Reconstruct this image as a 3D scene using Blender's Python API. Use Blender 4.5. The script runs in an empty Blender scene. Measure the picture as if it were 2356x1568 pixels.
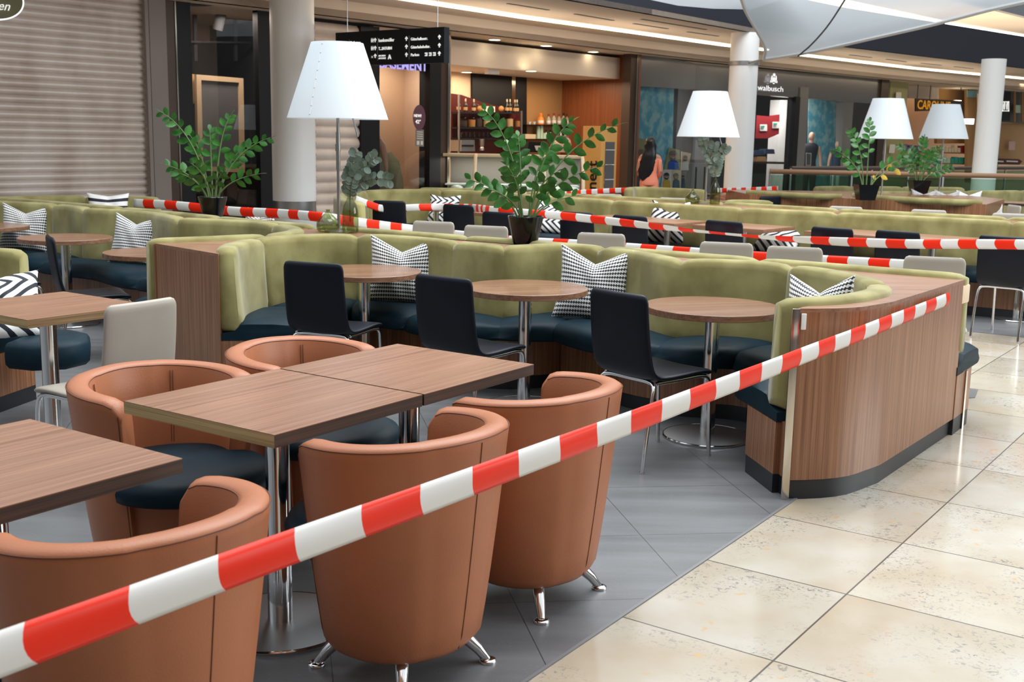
import bpy, bmesh, math, random
from mathutils import Vector, Matrix, noise as mnoise
random.seed(7)
S = bpy.context.scene
COL = S.collection
# ------------------------------------------------------------------ camera
FPX, PITCH, ROLL, EYE = 2620.0, 0.1755, -0.0185, 1.55
_R0, _U0, FWD = Vector((1,0,0)), Vector((0,math.sin(PITCH),math.cos(PITCH))), Vector((0,math.cos(PITCH),-math.sin(PITCH)))
RGT = _R0*math.cos(ROLL) - _U0*math.sin(ROLL)
UPV = _R0*math.sin(ROLL) + _U0*math.cos(ROLL)
CAM = Vector((0,0,EYE))
cd = bpy.data.cameras.new('camera'); cam = bpy.data.objects.new('camera', cd); COL.objects.link(cam)
cd.sensor_width = 36.0; cd.sensor_fit = 'HORIZONTAL'; cd.lens = FPX*36/2356
cam.matrix_world = Matrix(((RGT.x,UPV.x,-FWD.x,0),(RGT.y,UPV.y,-FWD.y,0),(RGT.z,UPV.z,-FWD.z,EYE),(0,0,0,1)))
cd.clip_start = .05; cd.clip_end = 300
cd.dof.use_dof = True; cd.dof.focus_distance = 4.6; cd.dof.aperture_fstop = 8.0
S.camera = cam
# ------------------------------------------------------------------ world, light, exposure
S.view_settings.view_transform = 'Standard'; S.view_settings.look = 'None'
S.view_settings.gamma = 1.0; S.view_settings.use_curve_mapping = False
S.view_settings.exposure = 0.30
w = bpy.data.worlds.new('sky'); S.world = w; w.use_nodes = True
nt = w.node_tree; nt.nodes.clear()
tc = nt.nodes.new('ShaderNodeTexCoord'); sp = nt.nodes.new('ShaderNodeSeparateXYZ'); cr = nt.nodes.new('ShaderNodeValToRGB')
bg = nt.nodes.new('ShaderNodeBackground'); wo = nt.nodes.new('ShaderNodeOutputWorld')
nt.links.new(tc.outputs['Generated'], sp.inputs[0]); nt.links.new(sp.outputs['Z'], cr.inputs[0])
e = cr.color_ramp.elements
e[0].position = 0.0; e[0].color = (.055,.058,.062,1)
e[1].position = .75; e[1].color = (.95,1.0,1.04,1)
x = e.new(.18); x.color = (.13,.14,.15,1)
x = e.new(.42); x.color = (.62,.67,.70,1)
nt.links.new(cr.outputs[0], bg.inputs[0]); bg.inputs[1].default_value = 1.0
# the hall is open and bright ahead, closed and dim behind the photographer
mr_ = nt.nodes.new('ShaderNodeMapRange'); mr_.inputs[1].default_value = -.7; mr_.inputs[2].default_value = .5; mr_.inputs[3].default_value = .95; mr_.inputs[4].default_value = 1.2; mr_.interpolation_type = 'SMOOTHSTEP'
nt.links.new(sp.outputs['Y'], mr_.inputs[0]); nt.links.new(mr_.outputs[0], bg.inputs[1])
nt.links.new(bg.outputs[0], wo.inputs[0])
def area(name, loc, rot, sx, sy, power, color=(1,1,1)):
    l = bpy.data.lights.new(name, 'AREA'); l.shape = 'RECTANGLE'; l.size = sx; l.size_y = sy; l.energy = power; l.color = color
    o = bpy.data.objects.new(name, l); COL.objects.link(o); o.location = loc; o.rotation_euler = rot; return o
area('skylight', (2.5,10.0,9.0), (math.radians(0),0,math.radians(-37)), 9, 13, 1750, (.96,.99,1.0))
area('side_glazing', (15,4.5,5.0), (0,math.radians(70),math.radians(0)), 5, 11, 950, (.94,.98,1.0))

# ------------------------------------------------------------------ pixel <-> place helpers (survey of the photograph)
def ray(px, py): return FWD + RGT*((px-1178)/FPX) + UPV*((784-py)/FPX)
def U(px, py, z=0.0):
    d = ray(px,py); k = (z-EYE)/d.z; return Vector((d.x*k, d.y*k, z))
def AY(px, py, Y):
    d = ray(px,py); k = Y/d.y; return Vector((d.x*k, Y, EYE+d.z*k))
AZ = .6
def T(wc, v, z=0.0):      # seating grid: wc along the tables' long axis, v to its right
    return Vector((wc*math.sin(AZ)+v*math.cos(AZ), wc*math.cos(AZ)-v*math.sin(AZ), z))
# ------------------------------------------------------------------ materials
MATS = {}
def _base(name):
    m = bpy.data.materials.new(name); m.use_nodes = True; MATS[name] = m
    return m, m.node_tree, m.node_tree.nodes['Principled BSDF']
def setp(b, **k):
    for a, v in k.items():
        n = {'rough':'Roughness','metal':'Metallic','spec':'Specular IOR Level','sheen':'Sheen Weight','coat':'Coat Weight','coatr':'Coat Roughness','trans':'Transmission Weight','ior':'IOR','alpha':'Alpha','emis':'Emission Strength','sheenr':'Sheen Roughness'}[a]
        b.inputs[n].default_value = v
def plain(name, c, rough=.5, **k):
    m, t, b = _base(name); b.inputs['Base Color'].default_value = (*c,1); setp(b, rough=rough, **k)
    return m
def noisy(name, c1, c2, scale=8, rough=.5, stretch=(1,1,1), detail=4, lo=.35, hi=.65, bump=0, bscale=None, coord='Object', **k):
    m, t, b = _base(name); N = t.nodes; L = t.links
    tc = N.new('ShaderNodeTexCoord'); mp = N.new('ShaderNodeMapping'); mp.inputs['Scale'].default_value = stretch
    L.new(tc.outputs[coord], mp.inputs[0])
    n = N.new('ShaderNodeTexNoise'); n.inputs['Scale'].default_value = scale; n.inputs['Detail'].default_value = detail
    L.new(mp.outputs[0], n.inputs['Vector'])
    r = N.new('ShaderNodeValToRGB'); r.color_ramp.elements[0].position = lo; r.color_ramp.elements[1].position = hi
    r.color_ramp.elements[0].color = (*c1,1); r.color_ramp.elements[1].color = (*c2,1)
    L.new(n.outputs[0], r.inputs[0]); L.new(r.outputs[0], b.inputs['Base Color']); setp(b, rough=rough, **k)
    if bump:
        n2 = N.new('ShaderNodeTexNoise'); n2.inputs['Scale'].default_value = bscale or scale; n2.inputs['Detail'].default_value = 3
        L.new(tc.outputs[coord], n2.inputs['Vector'])
        bp = N.new('ShaderNodeBump'); bp.inputs['Strength'].default_value = bump; bp.inputs['Distance'].default_value = .002
        L.new(n2.outputs[0], bp.inputs['Height']); L.new(bp.outputs[0], b.inputs['Normal'])
    return m
def emit(name, c, s):
    m, t, b = _base(name); b.inputs['Base Color'].default_value = (*c,1); b.inputs['Emission Color'].default_value = (*c,1); setp(b, emis=s, rough=.6); return m
def wood(name, c1, c2, axis, rough=.3, fine=1.0):
    """laminate with straight grain along axis (0,1,2)"""
    m, t, b = _base(name); N = t.nodes; L = t.links
    tc = N.new('ShaderNodeTexCoord')
    outs = []
    for sc, det, st in ((60*fine,5,.022),(260*fine,3,.008)):
        mp = N.new('ShaderNodeMapping'); s = [1,1,1]; s[axis] = st; mp.inputs['Scale'].default_value = s
        L.new(tc.outputs['Object'], mp.inputs[0])
        n = N.new('ShaderNodeTexNoise'); n.inputs['Scale'].default_value = sc; n.inputs['Detail'].default_value = det; n.inputs['Distortion'].default_value = .15
        L.new(mp.outputs[0], n.inputs['Vector']); outs.append(n)
    mx = N.new('ShaderNodeMix'); mx.data_type = 'FLOAT'; mx.inputs[0].default_value = .45
    L.new(outs[0].outputs[0], mx.inputs[2]); L.new(outs[1].outputs[0], mx.inputs[3])
    r = N.new('ShaderNodeValToRGB'); r.color_ramp.elements[0].position = .36; r.color_ramp.elements[1].position = .62
    r.color_ramp.elements[0].color = (*c1,1); r.color_ramp.elements[1].color = (*c2,1)
    L.new(mx.outputs[0], r.inputs[0]); L.new(r.outputs[0], b.inputs['Base Color']); setp(b, rough=rough)
    bp = N.new('ShaderNodeBump'); bp.inputs['Strength'].default_value = .12; bp.inputs['Distance'].default_value = .001
    L.new(mx.outputs[0], bp.inputs['Height']); L.new(bp.outputs[0], b.inputs['Normal'])
    return m
W1, W2 = (.175,.080,.044), (.335,.175,.108)
wood('wood_long', W1, W2, 1, .30); wood('wood_cross', W1, W2, 0, .30)
wood('wood_vert', (.165,.066,.029), (.32,.152,.078), 2, .26)
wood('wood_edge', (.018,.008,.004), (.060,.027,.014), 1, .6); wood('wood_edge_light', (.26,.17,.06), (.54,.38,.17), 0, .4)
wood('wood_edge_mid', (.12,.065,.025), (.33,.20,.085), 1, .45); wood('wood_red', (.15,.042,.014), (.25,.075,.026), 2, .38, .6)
wood('wood_round', (.15,.07,.04), (.27,.14,.085), 0, .24)
noisy('velvet', (.185,.160,.058), (.315,.285,.122), 4.2, .85, (1,1,.8), 9, .36, .66, .2, 60, sheen=.25, sheenr=.4, spec=.2)
noisy('navy_leather', (.004,.015,.024), (.007,.022,.034), 6, .50, spec=.12, bump=.12, bscale=220)
noisy('tan_leather', (.335,.118,.051), (.385,.138,.062), 3, .42, spec=.35, bump=.28, bscale=190, detail=2)
plain('tan_seam', (.13,.04,.018), .6)
noisy('black_leather', (.0035,.0055,.0105), (.006,.008,.015), 5, .40, spec=.22, bump=.1, bscale=240)
noisy('beige_leather', (.33,.295,.25), (.37,.33,.28), 3, .45, bump=.12, bscale=200)
plain('stitching', (.62,.55,.47), .6); plain('stitch_dark', (.03,.03,.03), .6)
plain('chrome', (.72,.72,.72), .10, metal=1.0); plain('brushed', (.48,.49,.50), .38, metal=1.0)
plain('trim_steel', (.62,.57,.50), .16, metal=1.0); plain('matt_steel', (.42,.42,.42), .35, metal=.9)
plain('kick', (.014,.016,.020), .38); plain('black', (.007,.008,.011), .45, spec=.3); plain('black_matt', (.010,.010,.012), .7)
plain('pot_gloss', (.003,.003,.004), .12, spec=.35); plain('soil', (.05,.025,.014), .9)
plain('white_plastic', (.8,.82,.82), .5); plain('column_white', (.88,.88,.87), .45)
m, t, b = _base('shade'); b.inputs['Base Color'].default_value = (.86,.90,.92,1); setp(b, rough=.55)
tr = t.nodes.new('ShaderNodeBsdfTranslucent'); tr.inputs[0].default_value = (.9,.95,1,1); ms = t.nodes.new('ShaderNodeMixShader'); ms.inputs[0].default_value = .45
o_ = t.nodes['Material Output']; t.links.new(b.outputs[0], ms.inputs[1]); t.links.new(tr.outputs[0], ms.inputs[2]); t.links.new(ms.outputs[0], o_.inputs[0])
noisy('leaf', (.014,.080,.010), (.045,.180,.026), 14, .30); noisy('leaf_pale', (.11,.19,.09), (.22,.30,.16), 10, .4)
plain('leaf_yellow', (.55,.36,.04), .5); plain('stem_green', (.10,.17,.05), .5); plain('stem_pale', (.33,.30,.20), .6)
noisy('eucalyptus', (.10,.155,.12), (.21,.28,.225), 9, .55); plain('twig', (.14,.10,.06), .7)
def glass(name, c, rough=.02, mixt=.75, ior=1.45):
    """thin glass: glossy coat over a clear tinted body"""
    m, t, b = _base(name); N = t.nodes; L = t.links
    g = N.new('ShaderNodeBsdfGlossy'); g.inputs['Roughness'].default_value = rough
    tp = N.new('ShaderNodeBsdfTransparent'); tp.inputs[0].default_value = (*c,1)
    fr = N.new('ShaderNodeFresnel'); fr.inputs[0].default_value = ior
    ge = N.new('ShaderNodeNewGeometry'); iv = N.new('ShaderNodeMath'); iv.operation = 'SUBTRACT'; iv.inputs[0].default_value = 1.0; L.new(ge.outputs['Backfacing'], iv.inputs[1])
    mu = N.new('ShaderNodeMath'); mu.operation = 'MULTIPLY'; L.new(fr.outputs[0], mu.inputs[0]); L.new(iv.outputs[0], mu.inputs[1])
    mx = N.new('ShaderNodeMixShader'); L.new(mu.outputs[0], mx.inputs[0]); L.new(tp.outputs[0], mx.inputs[1]); L.new(g.outputs[0], mx.inputs[2])
    L.new(mx.outputs[0], N['Material Output'].inputs[0]); return m
glass('window_glass', (.80,.82,.84), .01, ior=1.75); glass('rail_glass', (.60,.74,.68), .02); glass('display_glass', (.80,.80,.76), .02)
glass('green_glass', (.76,.79,.62), .02, ior=1.7); glass('jar_glass', (.85,.85,.85), .03); glass('clear_tape', (.9,.85,.78), .15)
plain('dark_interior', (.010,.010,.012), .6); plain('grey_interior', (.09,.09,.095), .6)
plain('ceiling_paint', (.60,.49,.40), .8); plain('ceiling_light_band', (.74,.64,.55), .8); plain('fascia_black', (.013,.015,.026), .5)
emit('strip_light', (1.0,.86,.66), 5.5); emit('downlight', (1.0,.85,.55), 9)
emit('sign_white', (.93,.95,1.0), .85); emit('sign_text', (.85,.87,.84), .55); emit('sign_violet', (.36,.32,.80), .7); emit('screen_white', (.9,.92,1.0), 3)
plain('sign_orange', (.75,.33,.01), .4, emis=.25); MATS['sign_orange'].node_tree.nodes['Principled BSDF'].inputs['Emission Color'].default_value=(.8,.35,.02,1)
noisy('peach_wall', (.66,.42,.26), (.70,.46,.29), 1, .6); plain('peach_light', (.70,.50,.36), .7)
plain('gold_panel', (.36,.20,.085), .22); plain('maroon', (.085,.012,.012), .3); plain('steel_header', (.30,.295,.29), .22, metal=.8)
plain('pier_grey', (.30,.26,.245), .6); plain('brown_metal', (.075,.05,.04), .4, metal=.4); plain('grey_pier_dark', (.15,.15,.155), .5)
noisy('poster_blue', (.10,.45,.62), (.38,.68,.72), 5, .4, detail=8, lo=.45, hi=.6); plain('poster_pale_blue', (.25,.50,.56), .5)
plain('skin', (.42,.22,.15), .55); plain('skin_pale', (.55,.36,.27), .5); plain('hair_dark', (.006,.005,.006), .38); plain('hair_grey', (.18,.15,.13), .7)
plain('coral', (.86,.27,.16), .7); plain('poster_green', (.35,.38,.10), .6); plain('shirt_blue', (.02,.10,.48), .6); plain('shirt_navy', (.02,.04,.09), .6)
plain('yellow_vest', (.62,.40,.02), .6); plain('paper', (.70,.68,.64), .7); plain('teal_dark', (.02,.07,.09), .6); plain('brown_pole', (.30,.16,.08), .45)
plain('violet_round', (.13,.05,.085), .5); plain('notice_grey', (.22,.21,.20), .6); plain('red', (.62,.02,.02), .45); plain('dark_red', (.25,.01,.015), .5)
plain('orange', (.95,.20,.01), .4); plain('mint', (.45,.62,.50), .5); plain('teal', (.02,.30,.22), .5); plain('lilac', (.20,.13,.30), .5); plain('cream', (.70,.55,.38), .6)
plain('oak', (.55,.40,.24), .5); plain('honey_wood', (.62,.33,.09), .45); plain('olive_cloth', (.10,.11,.04), .8); plain('pink_cloth', (.55,.36,.32), .8)
plain('jar_nuts', (.42,.20,.06), .7); plain('jar_pale', (.55,.38,.20), .7); plain('jar_dark', (.03,.02,.02), .6); plain('ice', (.75,.88,.90), .3)
plain('bottle_black', (.006,.006,.006), .1); plain('foil', (.75,.62,.45), .35, metal=.7); plain('pinkish', (.42,.25,.19), .7); plain('card_brown', (.42,.24,.10), .6)
# shutter
noisy('shutter', (.66,.56,.50), (.82,.74,.69), 2.2, .42, (1,1,.4), 4, .35, .65, metal=.12)
# floor: square stone tiles, joints built from two shifted coordinates
def tile_floor(name, ang, size, o0, o1, ang2, joint, jc, build):
    m, t, b = _base(name); N = t.nodes; L = t.links
    tc = N.new('ShaderNodeTexCoord'); sp = N.new('ShaderNodeSeparateXYZ'); L.new(tc.outputs['Object'], sp.inputs[0])
    def lin(a, bb, c):
        m1 = N.new('ShaderNodeMath'); m1.operation = 'MULTIPLY'; m1.inputs[1].default_value = a; L.new(sp.outputs['X'], m1.inputs[0])
        m2 = N.new('ShaderNodeMath'); m2.operation = 'MULTIPLY_ADD'; m2.inputs[1].default_value = bb; L.new(sp.outputs['Y'], m2.inputs[0]); L.new(m1.outputs[0], m2.inputs[2])
        m3 = N.new('ShaderNodeMath'); m3.operation = 'SUBTRACT'; m3.inputs[1].default_value = c; L.new(m2.outputs[0], m3.inputs[0])
        m4 = N.new('ShaderNodeMath'); m4.operation = 'DIVIDE'; m4.inputs[1].default_value = size; L.new(m3.outputs[0], m4.inputs[0]); return m4
    ws = lin(math.sin(ang), math.cos(ang), o0); vs = lin(math.cos(ang2), -math.sin(ang2), o1)
    fl = []; js = []
    for q in (ws, vs):
        f = N.new('ShaderNodeMath'); f.operation = 'FLOOR'; L.new(q.outputs[0], f.inputs[0]); fl.append(f)
        p = N.new('ShaderNodeMath'); p.operation = 'PINGPONG'; p.inputs[1].default_value = .5; L.new(q.outputs[0], p.inputs[0])
        c = N.new('ShaderNodeMath'); c.operation = 'LESS_THAN'; c.inputs[1].default_value = joint/size; L.new(p.outputs[0], c.inputs[0]); js.append(c)
    mj = N.new('ShaderNodeMath'); mj.operation = 'MAXIMUM'; L.new(js[0].outputs[0], mj.inputs[0]); L.new(js[1].outputs[0], mj.inputs[1])
    cv = N.new('ShaderNodeCombineXYZ'); L.new(fl[0].outputs[0], cv.inputs[0]); L.new(fl[1].outputs[0], cv.inputs[1])
    wn = N.new('ShaderNodeTexWhiteNoise'); L.new(cv.outputs[0], wn.inputs['Vector'])
    col = build(N, L, tc, wn)
    mx = N.new('ShaderNodeMix'); mx.data_type = 'RGBA'; L.new(mj.outputs[0], mx.inputs[0]); L.new(col, mx.inputs[6]); mx.inputs[7].default_value = (*jc,1)
    L.new(mx.outputs[2], b.inputs['Base Color'])
    return m, t, b
def stone(N, L, tc, wn):
    sh = N.new('ShaderNodeVectorMath'); sh.operation = 'MULTIPLY_ADD'; sh.inputs[1].default_value = (7,7,7); L.new(wn.outputs['Color'], sh.inputs[0]); L.new(tc.outputs['Object'], sh.inputs[2])
    n = N.new('ShaderNodeTexNoise'); n.inputs['Scale'].default_value = 2.4; n.inputs['Detail'].default_value = 6; L.new(sh.outputs[0], n.inputs['Vector'])
    r = N.new('ShaderNodeValToRGB'); E = r.color_ramp.elements; E[0].position = .3; E[1].position = .7; E[0].color = (.40,.33,.235,1); E[1].color = (.49,.46,.40,1)
    L.new(n.outputs[0], r.inputs[0])
    n2 = N.new('ShaderNodeTexNoise'); n2.inputs['Scale'].default_value = 3.0; n2.inputs['Detail'].default_value = 2; L.new(sh.outputs[0], n2.inputs['Vector'])
    n3 = N.new('ShaderNodeTexNoise'); n3.inputs['Scale'].default_value = 38; n3.inputs['Detail'].default_value = 6; n3.inputs['Roughness'].default_value = .7; n3.inputs['Distortion'].default_value = 1.5; L.new(sh.outputs[0], n3.inputs['Vector'])
    a = N.new('ShaderNodeMapRange'); a.inputs[1].default_value = .44; a.inputs[2].default_value = .62; L.new(n2.outputs[0], a.inputs[0])
    c = N.new('ShaderNodeMapRange'); c.inputs[1].default_value = .54; c.inputs[2].default_value = .62; L.new(n3.outputs[0], c.inputs[0])
    mu = N.new('ShaderNodeMath'); mu.operation = 'MULTIPLY'; L.new(a.outputs[0], mu.inputs[0]); L.new(c.outputs[0], mu.inputs[1])
    mx = N.new('ShaderNodeMix'); mx.data_type = 'RGBA'; L.new(mu.outputs[0], mx.inputs[0]); L.new(r.outputs[0], mx.inputs[6]); mx.inputs[7].default_value = (.19,.18,.17,1)
    n4 = N.new('ShaderNodeTexNoise'); n4.inputs['Scale'].default_value = 13; n4.inputs['Detail'].default_value = 2; L.new(sh.outputs[0], n4.inputs['Vector'])
    d = N.new('ShaderNodeMapRange'); d.inputs[1].default_value = .70; d.inputs[2].default_value = .78; L.new(n4.outputs[0], d.inputs[0])
    mx2 = N.new('ShaderNodeMix'); mx2.data_type = 'RGBA'; L.new(d.outputs[0], mx2.inputs[0]); L.new(mx.outputs[2], mx2.inputs[6]); mx2.inputs[7].default_value = (.52,.32,.13,1)
    v = N.new('ShaderNodeHueSaturation'); mr = N.new('ShaderNodeMapRange'); mr.inputs[3].default_value = .88; mr.inputs[4].default_value = 1.06
    L.new(wn.outputs['Value'], mr.inputs[0]); L.new(mr.outputs[0], v.inputs['Value']); L.new(mx2.outputs[2], v.inputs['Color'])
    return v.outputs[0]
m, t, b = tile_floor('stone_tiles', .614, .652, 3.777, -1.207, .614, .0032, (.09,.08,.07), stone); setp(b, rough=.13, spec=.6)
def vinyl(N, L, tc, wn):
    mp = N.new('ShaderNodeMapping'); mp.inputs['Rotation'].default_value = (0,0,.16); mp.inputs['Scale'].default_value = (.15,1,1); L.new(tc.outputs['Object'], mp.inputs[0])
    n = N.new('ShaderNodeTexNoise'); n.inputs['Scale'].default_value = 9; n.inputs['Detail'].default_value = 7; L.new(mp.outputs[0], n.inputs['Vector'])
    r = N.new('ShaderNodeValToRGB'); E = r.color_ramp.elements; E[0].position = .3; E[1].position = .7; E[0].color = (.108,.111,.117,1); E[1].color = (.158,.162,.170,1)
    L.new(n.outputs[0], r.inputs[0])
    n2 = N.new('ShaderNodeTexNoise'); n2.inputs['Scale'].default_value = 160; n2.inputs['Detail'].default_value = 2; L.new(tc.outputs['Object'], n2.inputs['Vector'])
    a = N.new('ShaderNodeMapRange'); a.inputs[1].default_value = .66; a.inputs[2].default_value = .76; L.new(n2.outputs[0], a.inputs[0])
    mx = N.new('ShaderNodeMix'); mx.data_type = 'RGBA'; L.new(a.outputs[0], mx.inputs[0]); L.new(r.outputs[0], mx.inputs[6]); mx.inputs[7].default_value = (.22,.23,.24,1)
    return mx.outputs[2]
m, t, b = tile_floor('grey_vinyl', -.12, .63, 4.25, .12, -.20, .0018, (.04,.042,.046), vinyl); setp(b, rough=.36)
# barrier tape: alternating bands along u
def uvmat(name, build, rough=.4, **k):
    m, t, b = _base(name); N = t.nodes; L = t.links
    uv = N.new('ShaderNodeUVMap'); sp = N.new('ShaderNodeSeparateXYZ'); L.new(uv.outputs[0], sp.inputs[0])
    def M(op, a, bb=None, c=None):
        n = N.new('ShaderNodeMath'); n.operation = op
        for i, v in enumerate((a,bb,c)):
            if v is None: continue
            if isinstance(v,(int,float)): n.inputs[i].default_value = v
            else: L.new(v, n.inputs[i])
        return n.outputs[0]
    fac, ca, cb = build(M, sp.outputs['X'], sp.outputs['Y'])
    mx = N.new('ShaderNodeMix'); mx.data_type = 'RGBA'; L.new(fac, mx.inputs[0]); mx.inputs[6].default_value = (*ca,1); mx.inputs[7].default_value = (*cb,1)
    L.new(mx.outputs[2], b.inputs['Base Color']); setp(b, rough=rough, **k)
    return m, t, b, mx
m, t, b, mx = uvmat('barrier_tape', lambda M,u,v: (M('GREATER_THAN', M('FRACT', M('MULTIPLY',u,.5)), .5), (.76,.75,.73), (.84,.032,.008)), .36, spec=.25)
tr = t.nodes.new('ShaderNodeBsdfTranslucent'); t.links.new(mx.outputs[2], tr.inputs[0]); ms = t.nodes.new('ShaderNodeMixShader'); ms.inputs[0].default_value = .25
t.links.new(b.outputs[0], ms.inputs[1]); t.links.new(tr.outputs[0], ms.inputs[2]); t.links.new(ms.outputs[0], t.nodes['Material Output'].inputs[0])
def tooth(M,u,v):
    fu = M('ABSOLUTE', M('SUBTRACT', M('FRACT', M('MULTIPLY',u,27)), .5)); fv = M('ABSOLUTE', M('SUBTRACT', M('FRACT', M('MULTIPLY',v,17)), .5))
    line = M('LESS_THAN', fv, .13); tee = M('MULTIPLY', M('LESS_THAN', fv, .34), M('LESS_THAN', fu, .24))
    return M('MAXIMUM', line, tee), (.82,.82,.80), (.012,.016,.022)
uvmat('tooth_cloth', tooth, .8, sheen=.2)
def zig(M,u,v):
    s = M('ADD', M('MULTIPLY',u,5.0), M('MULTIPLY', M('PINGPONG', M('ADD',v,.2), .5), 6.0))
    return M('LESS_THAN', M('FRACT', s), .42), (.82,.82,.80), (.012,.016,.026)
uvmat('bold_stripe_cloth', zig, .8)
uvmat('fine_stripe_cloth', lambda M,u,v: (M('LESS_THAN', M('FRACT', M('MULTIPLY',v,5)), .42), (.82,.82,.80), (.012,.016,.026)), .8)
m, t, b = _base('sail_cloth'); N = t.nodes
tcn = N.new('ShaderNodeTexCoord'); nn = N.new('ShaderNodeTexNoise'); nn.inputs['Scale'].default_value = 1.2; nn.inputs['Detail'].default_value = 6; t.links.new(tcn.outputs['Object'], nn.inputs['Vector'])
rr = N.new('ShaderNodeValToRGB'); rr.color_ramp.elements[0].color = (.42,.46,.49,1); rr.color_ramp.elements[1].color = (.62,.65,.67,1); t.links.new(nn.outputs[0], rr.inputs[0]); t.links.new(rr.outputs[0], b.inputs['Base Color'])
tr = N.new('ShaderNodeBsdfTranslucent'); tr.inputs[0].default_value = (.6,.65,.68,1); tp = N.new('ShaderNodeBsdfTransparent')
m1 = N.new('ShaderNodeMixShader'); m1.inputs[0].default_value = .5; m2 = N.new('ShaderNodeMixShader'); m2.inputs[0].default_value = .16
t.links.new(b.outputs[0], m1.inputs[1]); t.links.new(tr.outputs[0], m1.inputs[2]); t.links.new(m1.outputs[0], m2.inputs[1]); t.links.new(tp.outputs[0], m2.inputs[2]); t.links.new(m2.outputs[0], N['Material Output'].inputs[0])
# ------------------------------------------------------------------ object helpers
def tag(o, label=None, cat=None, group=None, kind=None):
    if label: o['label'] = label
    if cat: o['category'] = cat
    if group: o['group'] = group
    if kind: o['kind'] = kind
    return o
def thing(name, label, cat, loc=(0,0,0), rz=0, group=None):
    o = bpy.data.objects.new(name, None); COL.objects.link(o); o.location = loc; o.rotation_euler = (0,0,rz); o.empty_display_size = .1
    return tag(o, label, cat, group)
def obj(name, bm, mat, parent=None, smooth=True, ang=40, bevel=0, bseg=2):
    if bevel:
        bmesh.ops.bevel(bm, geom=[ed for ed in bm.edges if ed.calc_face_angle(0) > math.radians(30)], offset=bevel, segments=bseg, affect='EDGES', profile=.6, clamp_overlap=True)
    bmesh.ops.recalc_face_normals(bm, faces=bm.faces)
    me = bpy.data.meshes.new(name); bm.to_mesh(me); bm.free()
    mats = mat if isinstance(mat,(list,tuple)) else [mat]
    for q in mats: me.materials.append(MATS[q])
    if smooth:
        me.polygons.foreach_set('use_smooth', [True]*len(me.polygons)); me.set_sharp_from_angle(angle=math.radians(ang))
    o = bpy.data.objects.new(name, me); COL.objects.link(o)
    if parent is not None: o.parent = parent
    return o
def dup(root, loc=None, rz=None, label=None, group=None):
    r = root.copy(); COL.objects.link(r)
    if loc is not None: r.location = loc
    if rz is not None: r.rotation_euler = (0,0,rz)
    if label: r['label'] = label
    if group: r['group'] = group
    def rec(src, dst):
        for ch in list(src.children):
            c = ch.copy(); COL.objects.link(c); c.parent = dst; rec(ch, c)
    rec(root, r); return r
def struct(name, bm, mat, parent=None, **k):
    o = obj(name, bm, mat, parent, **k)
    if parent is None: o['kind'] = 'structure'
    return o
def box(bm, c, s, rz=0.0, mi=0):
    M = Matrix.Translation(c) @ Matrix.Rotation(rz,4,'Z') @ Matrix.Diagonal((*s,1))
    r = bmesh.ops.create_cube(bm, size=1, matrix=M)
    if mi:
        for v in r['verts']:
            for f in v.link_faces: f.material_index = mi
    return r['verts']
def nb(): return bmesh.new()
def cyl(bm, c, r, h, seg=24, r2=None):
    return bmesh.ops.create_cone(bm, cap_ends=True, segments=seg, radius1=r, radius2=r if r2 is None else r2, depth=h, matrix=Matrix.Translation((c[0],c[1],c[2]+h/2)))['verts']
def sph(bm, c, r, s=(1,1,1), seg=16, rot=None):
    M = Matrix.Translation(c)
    if rot is not None: M = M @ rot
    return bmesh.ops.create_uvsphere(bm, u_segments=seg, v_segments=max(6,seg//2), radius=r, matrix=M @ Matrix.Diagonal((*s,1)))['verts']
def tube(bm, pts, r, seg=8, closed=False, caps=True):
    pts = [Vector(p) for p in pts]; n = len(pts); rs = r if isinstance(r,(list,tuple)) else [r]*n
    rings = []; up = None
    for i, p in enumerate(pts):
        a = pts[(i-1)%n] if (i > 0 or closed) else p; c = pts[(i+1)%n] if (i < n-1 or closed) else p
        d = (c-a).normalized()
        if up is None: up = Vector((0,0,1)) if abs(d.z) < .9 else Vector((1,0,0))
        s = d.cross(up).normalized(); up = s.cross(d).normalized()
        rings.append([bm.verts.new(p + (s*math.cos(2*math.pi*k/seg)+up*math.sin(2*math.pi*k/seg))*rs[i]) for k in range(seg)])
    for i in range(n if closed else n-1):
        A, B = rings[i], rings[(i+1)%n]
        for k in range(seg): bm.faces.new((A[k],A[(k+1)%seg],B[(k+1)%seg],B[k]))
    if caps and not closed:
        bm.faces.new(rings[0][::-1]); bm.faces.new(rings[-1])
def lathe(bm, prof, seg=32, c=(0,0,0), capb=True, capt=True):
    rings = []
    for r, z in prof:
        rings.append([bm.verts.new((c[0]+r*math.cos(2*math.pi*k/seg), c[1]+r*math.sin(2*math.pi*k/seg), c[2]+z)) for k in range(seg)])
    for A, B in zip(rings, rings[1:]):
        for k in range(seg): bm.faces.new((A[k],A[(k+1)%seg],B[(k+1)%seg],B[k]))
    if capb: bm.faces.new(rings[0][::-1])
    if capt: bm.faces.new(rings[-1])
def loft(bm, secs, closed=True, cap=True):
    R = [[bm.verts.new(p) for p in s] for s in secs]; n = len(R[0])
    for A, B in zip(R, R[1:]):
        for k in range(n if closed else n-1): bm.faces.new((A[k],A[(k+1)%n],B[(k+1)%n],B[k]))
    if cap: bm.faces.new(R[0][::-1]); bm.faces.new(R[-1])
    return R
def prism(bm, pts, z0, z1):
    a = [bm.verts.new((p[0],p[1],z0)) for p in pts]; c = [bm.verts.new((p[0],p[1],z1)) for p in pts]; n = len(pts)
    bm.faces.new(a[::-1]); bm.faces.new(c)
    for i in range(n): bm.faces.new((a[i],a[(i+1)%n],c[(i+1)%n],c[i]))
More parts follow.
